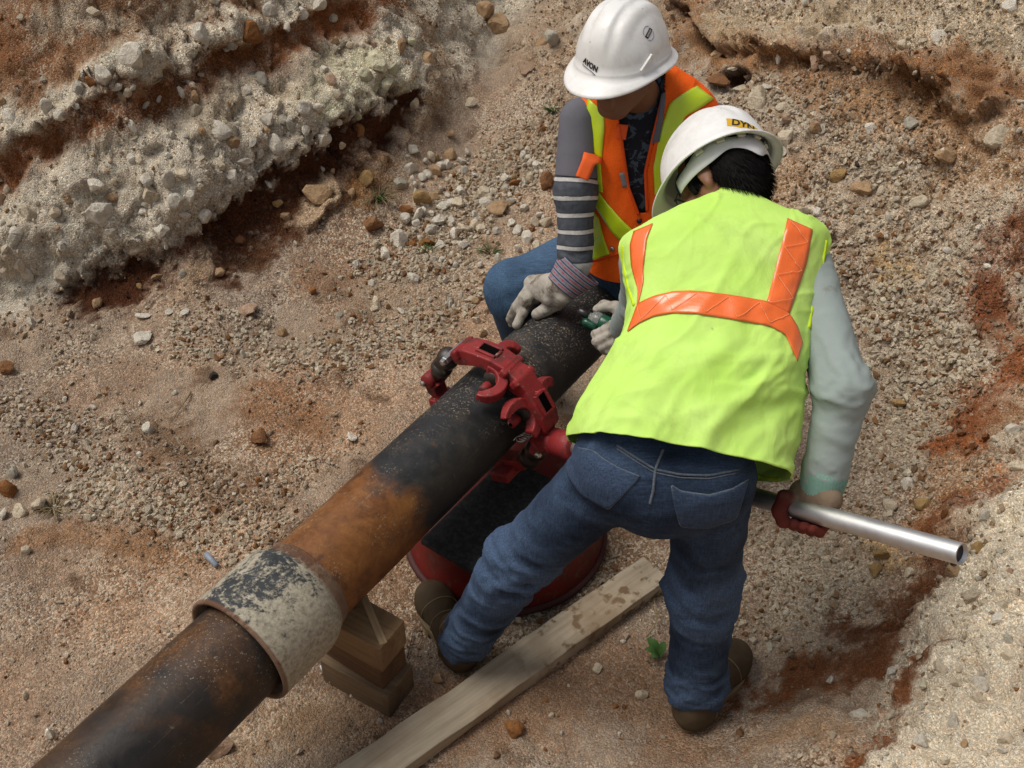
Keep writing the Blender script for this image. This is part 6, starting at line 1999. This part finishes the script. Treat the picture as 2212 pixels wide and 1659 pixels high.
v1_ = add('safety_vest', V2, Q2, OR.m, A1, True); solid(v1_, .0025, -1)
YST = tape('yellow reflective tape', (.58, .78, .012))
OTR = cloth('orange binding', (.70, .085, .012), .7, 500, .08).m
def st1(l, r_, name='reflective_stripe', mat=YST, off=.0028, n=30): return ribbon(name, VBo, l, r_, mat, v1_, off, n, 7)
st1([(1270, 212), (1267, 255), (1263, 290), (1262, 322)], [(1306, 244), (1306, 275), (1303, 310), (1301, 342)])
st1([(1280, 346), (1286, 385), (1290, 412)], [(1298, 352), (1301, 385), (1303, 415)])
st1([(1291, 408), (1312, 437), (1345, 475), (1372, 500)], [(1285, 440), (1300, 465), (1322, 500), (1344, 523)], off=.0045)
st1([(1282, 455), (1274, 510), (1282, 562)], [(1294, 470), (1305, 515), (1318, 548)])
st1([(1504, 186), (1475, 203), (1446, 223), (1432, 265), (1422, 305), (1411, 361), (1414, 420)], [(1541, 214), (1510, 235), (1480, 251), (1462, 290), (1450, 330), (1440, 385), (1440, 425)], n=60)
for pts in ([(1338, 268), (1348, 340), (1358, 406), (1379, 463)], [(1432, 205), (1409, 303), (1394, 371), (1398, 456)]):
    cord('binding', VBo, pts, .0045, OTR, v1_, 50, .001)
cord('binding', VBo, [(1264, 566), (1300, 558), (1345, 545), (1400, 535)], .004, OTR, v1_, 40, 0)
cord('front_edge', VBo, [(1381, 463), (1383, 500), (1376, 545)], .003, OTR, v1_, 30, .001)
ribbon('badge', VBo, [(1338, 373), (1346, 406)], [(1348, 371), (1358, 402)], simple('grey badge', (.20, .20, .21), .6), v1_, .004, 6, 4)
for u, v, c in ((1381, 477, BLACKP), (1323, 537, STEEL)):
    p, nn = shell_frame(VBo, u, v); m = MB(); m.lathe(p, nn, [(0, .008), (.004, .007), (.006, .003)], 14); m.build('snap_button', c, v1_, True)
# hanging orange tab
d0 = proj(onto(VBo, 1282, 330)[0][None])[2][0]
TabG = []
for (l, r_, dz) in (((1264, 323), (1302, 343), -.006), ((1260, 333), (1299, 352), -.030), ((1257, 345), (1286, 356), -.036), ((1250, 363), (1278, 374), -.030), ((1243, 380), (1270, 391), -.022)):
    TabG.append([at(l[0] + (r_[0] - l[0]) * k, l[1] + (r_[1] - l[1]) * k, d0 + dz) for k in np.linspace(0, 1, 5)])
TabG = catmull(np.array(TabG), 16); idx = np.arange(80).reshape(16, 5)
o = add('tab', TabG.reshape(-1, 3), np.stack([idx[:-1, :-1], idx[1:, :-1], idx[1:, 1:], idx[:-1, 1:]], -1).reshape(-1, 4), cloth('orange tab cloth', (.80, .13, .03), .75).m, v1_, True); solid(o, .002, 0)
ribbon('tab', VBo, [(1335, 268), (1331, 300)], [(1358, 270), (1352, 302)], cloth('orange neck tab', (.78, .11, .03), .75).m, v1_, .004, 8, 5)
# shirt collar
NK = np.array(C_[-1])
m = MB()
ca = []
for a in np.linspace(math.radians(-200), math.radians(20), 26):
    pass
ribbon('collar', VBo, [(1428, 205), (1420, 250), (1411, 292), (1407, 308)], [(1437, 200), (1433, 250), (1427, 285), (1424, 306)], PLAIN, A1, .006, 20, 5, .003)
# glove on the pipe
def onpipe(u, v, lift):
    best = None
    for d in np.linspace(2.9, 3.5, 400):
        p = at(u, v, d); q = p - PC; s_ = q @ AX; rr = np.linalg.norm(q - AX * s_)
        if rr < RP + lift: return p
    return at(u, v, 3.2)
k1 = [onpipe(1160, 634, .030), onpipe(1182, 642, .030), onpipe(1152, 624, .030), onpipe(1146, 612, .022)]
kn = [at(1150, 612, 3.20), at(1160, 622, 3.185), at(1172, 632, 3.17), at(1188, 643, 3.15)]
fg = [([kn[0], at(1131, 640, 3.19), at(1113, 664, 3.215), at(1101, 690, 3.25)], .0145),
      ([kn[1], at(1138, 646, 3.185), at(1118, 670, 3.22), at(1106, 698, 3.26)], .0150),
      ([kn[2], onpipe(1148, 655, .026), onpipe(1128, 676, .016), onpipe(1116, 702, .012)], .0160)]
th = ([at(1218, 640, 3.10), onpipe(1202, 655, .028), onpipe(1180, 668, .019), onpipe(1160, 679, .015)], .0175)
gl1, _ = glove('glove', A1, at(1222, 608, 3.09), kn, fg, th, GLOVE, .037)
# striped gauntlet cuff: a flared tube
CUF = NT('striped gauntlet cloth', .9, .15)
sv = CUF.attr('sv'); fr = CUF.math('FRACT', CUF.math('DIVIDE', sv, .0165))
cb = CUF.mix(CUF.ramp(CUF.noise(60, 3), [(.3, 0.0), (.7, 1.0)]), (.17, .185, .24), (.26, .27, .32))
cb = CUF.mix(CUF.ramp(fr, [(.08, 1.0), (.14, 0.0), (.90, 0.0), (.95, 1.0)]), cb, (.028, .032, .075))
rd = CUF.math('MULTIPLY', CUF.ramp(fr, [(.38, 0.0), (.45, 1.0), (.66, 1.0), (.73, 0.0)]), CUF.ramp(CUF.noise(110, 3), [(.40, .15), (.55, 1.0)]))
cb = CUF.mix(rd, cb, (.36, .075, .075)); CUF.col(cb); CUF.bump(CUF.noise(300, 2), .25, .001)
c0, c1 = at(1216, 617, 3.09), at(1248, 580, 3.075)
ca_ = unit(c1 - c0); hx = unit(camv(.80, -.60, .1) - ca_ * (camv(.80, -.60, .1) @ ca_)); hy = np.cross(ca_, hx)
G, SV = [], []
for k in np.linspace(0, 1, 16):
    rr = .043 + .022 * k ** 1.2
    for a in np.linspace(0, 2 * math.pi, 48, endpoint=False):
        wv = 1 + .04 * math.sin(3 * a + 1) * k
        G.append(c0 + ca_ * (.078 * k - .008) + (hx * math.cos(a) * 1.08 + hy * math.sin(a) * .80) * rr * wv); SV.append(k * .082)
idx = np.arange(16 * 48).reshape(16, 48); j = np.roll(idx, -1, 1)
o = add('gauntlet_cuff', G, np.stack([idx[:-1], j[:-1], j[1:], idx[1:]], -1).reshape(-1, 4), CUF.m, gl1, True, {'sv': np.array(SV)}); solid(o, .003, 0)
m = MB(); P_ = [at(1190, 603, 3.06), at(1178, 612, 3.115), at(1170, 622, 3.13)]
# his other glove rests on the far thigh
kn2 = [wrL1 + unit(wrL1 - elL1) * .06 + CR * x for x in (-.03, -.01, .01, .03)]
fg2 = [([k, k + unit(wrL1 - elL1) * .03 - EZ * .02, k + unit(wrL1 - elL1) * .05 - EZ * .045], .0125) for k in kn2]
glove('glove', A1, wrL1, kn2, fg2, ([wrL1, wrL1 + CR * -.05 - EZ * .02, wrL1 + CR * -.055 - EZ * .05], .013), GLOVE, .034)
# dark glasses
m = MB()
for s_ in (-1, 1):
    m.ell = None
    G = []
    P_ = [H1 + F1 * (.104 - .016 * abs(x - .0) / .03 * .5) + R1 * (s_ * .034 + x) - U1 * .014 for x in np.linspace(-.028, .028, 7)]
    m.sweep(P_, [U1] * 7, [F1] * 7, .0016, np.array([.008, .016, .019, .020, .019, .016, .010]))
    m.tube([H1 + R1 * s_ * .082 - F1 * .008 - U1 * .004, H1 + R1 * s_ * .080 + F1 * .05 - U1 * .006, H1 + R1 * s_ * .062 + F1 * .092 - U1 * .010], .0024, 6)
m.build('dark_glasses', BLACKP, A1, True)
S = Sculpt(); M = np.stack([R1, F1, U1])
S.ell(H1 + U1 * .026 - F1 * .014, M, (.080, .098, .096), .02); S.ell(H1 - F1 * .055 - U1 * .035, M, (.062, .045, .05), .03)
for s_ in (-1, 1): S.cap(H1 + R1 * s_ * .074 + F1 * .026 - U1 * .006, H1 + R1 * s_ * .070 + F1 * .030 - U1 * .03, .010, .006, .012)
V, Q, N = surface(S, .007); add('hair', V, Q, HAIRM, A1, True)
hat1, hb1, hp1 = helmet(A1, H1 + U1 * .012, R1, F1, U1, .97)
# front lettering with a rule below, the round mark on the side, and the accessory slot
p, nn = shell_frame(hb1, 1274, 143)
rt = camv(.95, -.33, 0); rt = unit(rt - nn * (rt @ nn)); upv = np.cross(nn, rt)
lettering('letters', 'AVON', hb1, p + upv * .003, nn, rt, upv, .0200, INK, hat1, .0012, .05, .82)
decal('rule', hb1, p - upv * .0095, nn, rt, upv, .049, .0017, INK, hat1, .0010, 10, 2)
decal('rule', hb1, p - upv * .0125, nn, rt, upv, .047, .0007, simple('pale print', (.35, .34, .42), .5), hat1, .0010, 10, 2)
p, nn = shell_frame(hb1, 1401, 72)
rt = camv(.62, .78, 0); rt = unit(rt - nn * (rt @ nn)); upv = np.cross(nn, rt)
decal('mark_bar', hb1, p, nn, rt, upv, .031, .0105, INK, hat1, .0014, 8, 3, -.25)
m = MB(); BL = simple('blue print', (.16, .17, .34), .5)
for a0, a1 in ((.55, 2.6), (3.7, 5.75)):
    P_ = []
    for a in np.linspace(a0, a1, 18):
        q = p + rt * math.cos(a) * .0175 + upv * math.sin(a) * .0175
        hi_ = hb1.ray_cast(Vector(q + nn * .1), Vector(-nn)); P_.append(np.array(hi_[0]) + nn * .0006 if hi_[0] is not None else q)
    m.tube(P_, .0006, 5)
m.build('mark_ring', BL, hat1, True)
WHT = simple('white print', (.6, .6, .6), .6)
for k in np.linspace(-.010, .010, 6):
    decal('mark_stroke', hb1, p + rt * k, nn, rt, upv, .0022, .0050, WHT, hat1, .0019, 3, 3, -.25)
p, nn = shell_frame(hb1, 1393, 137)
rt = camv(.60, .80, .1); rt = unit(rt - nn * (rt @ nn)); upv = np.cross(nn, rt)
m = MB(); m.box(p + nn * .004, rt * .022, upv * .0035, nn * .004); m.box(p + nn * .004 + rt * .024 - upv * .004, rt * .003, upv * .008, nn * .004)
o = m.build('accessory_slot', HELM, hat1, False); bevel(o, .0015, 2)
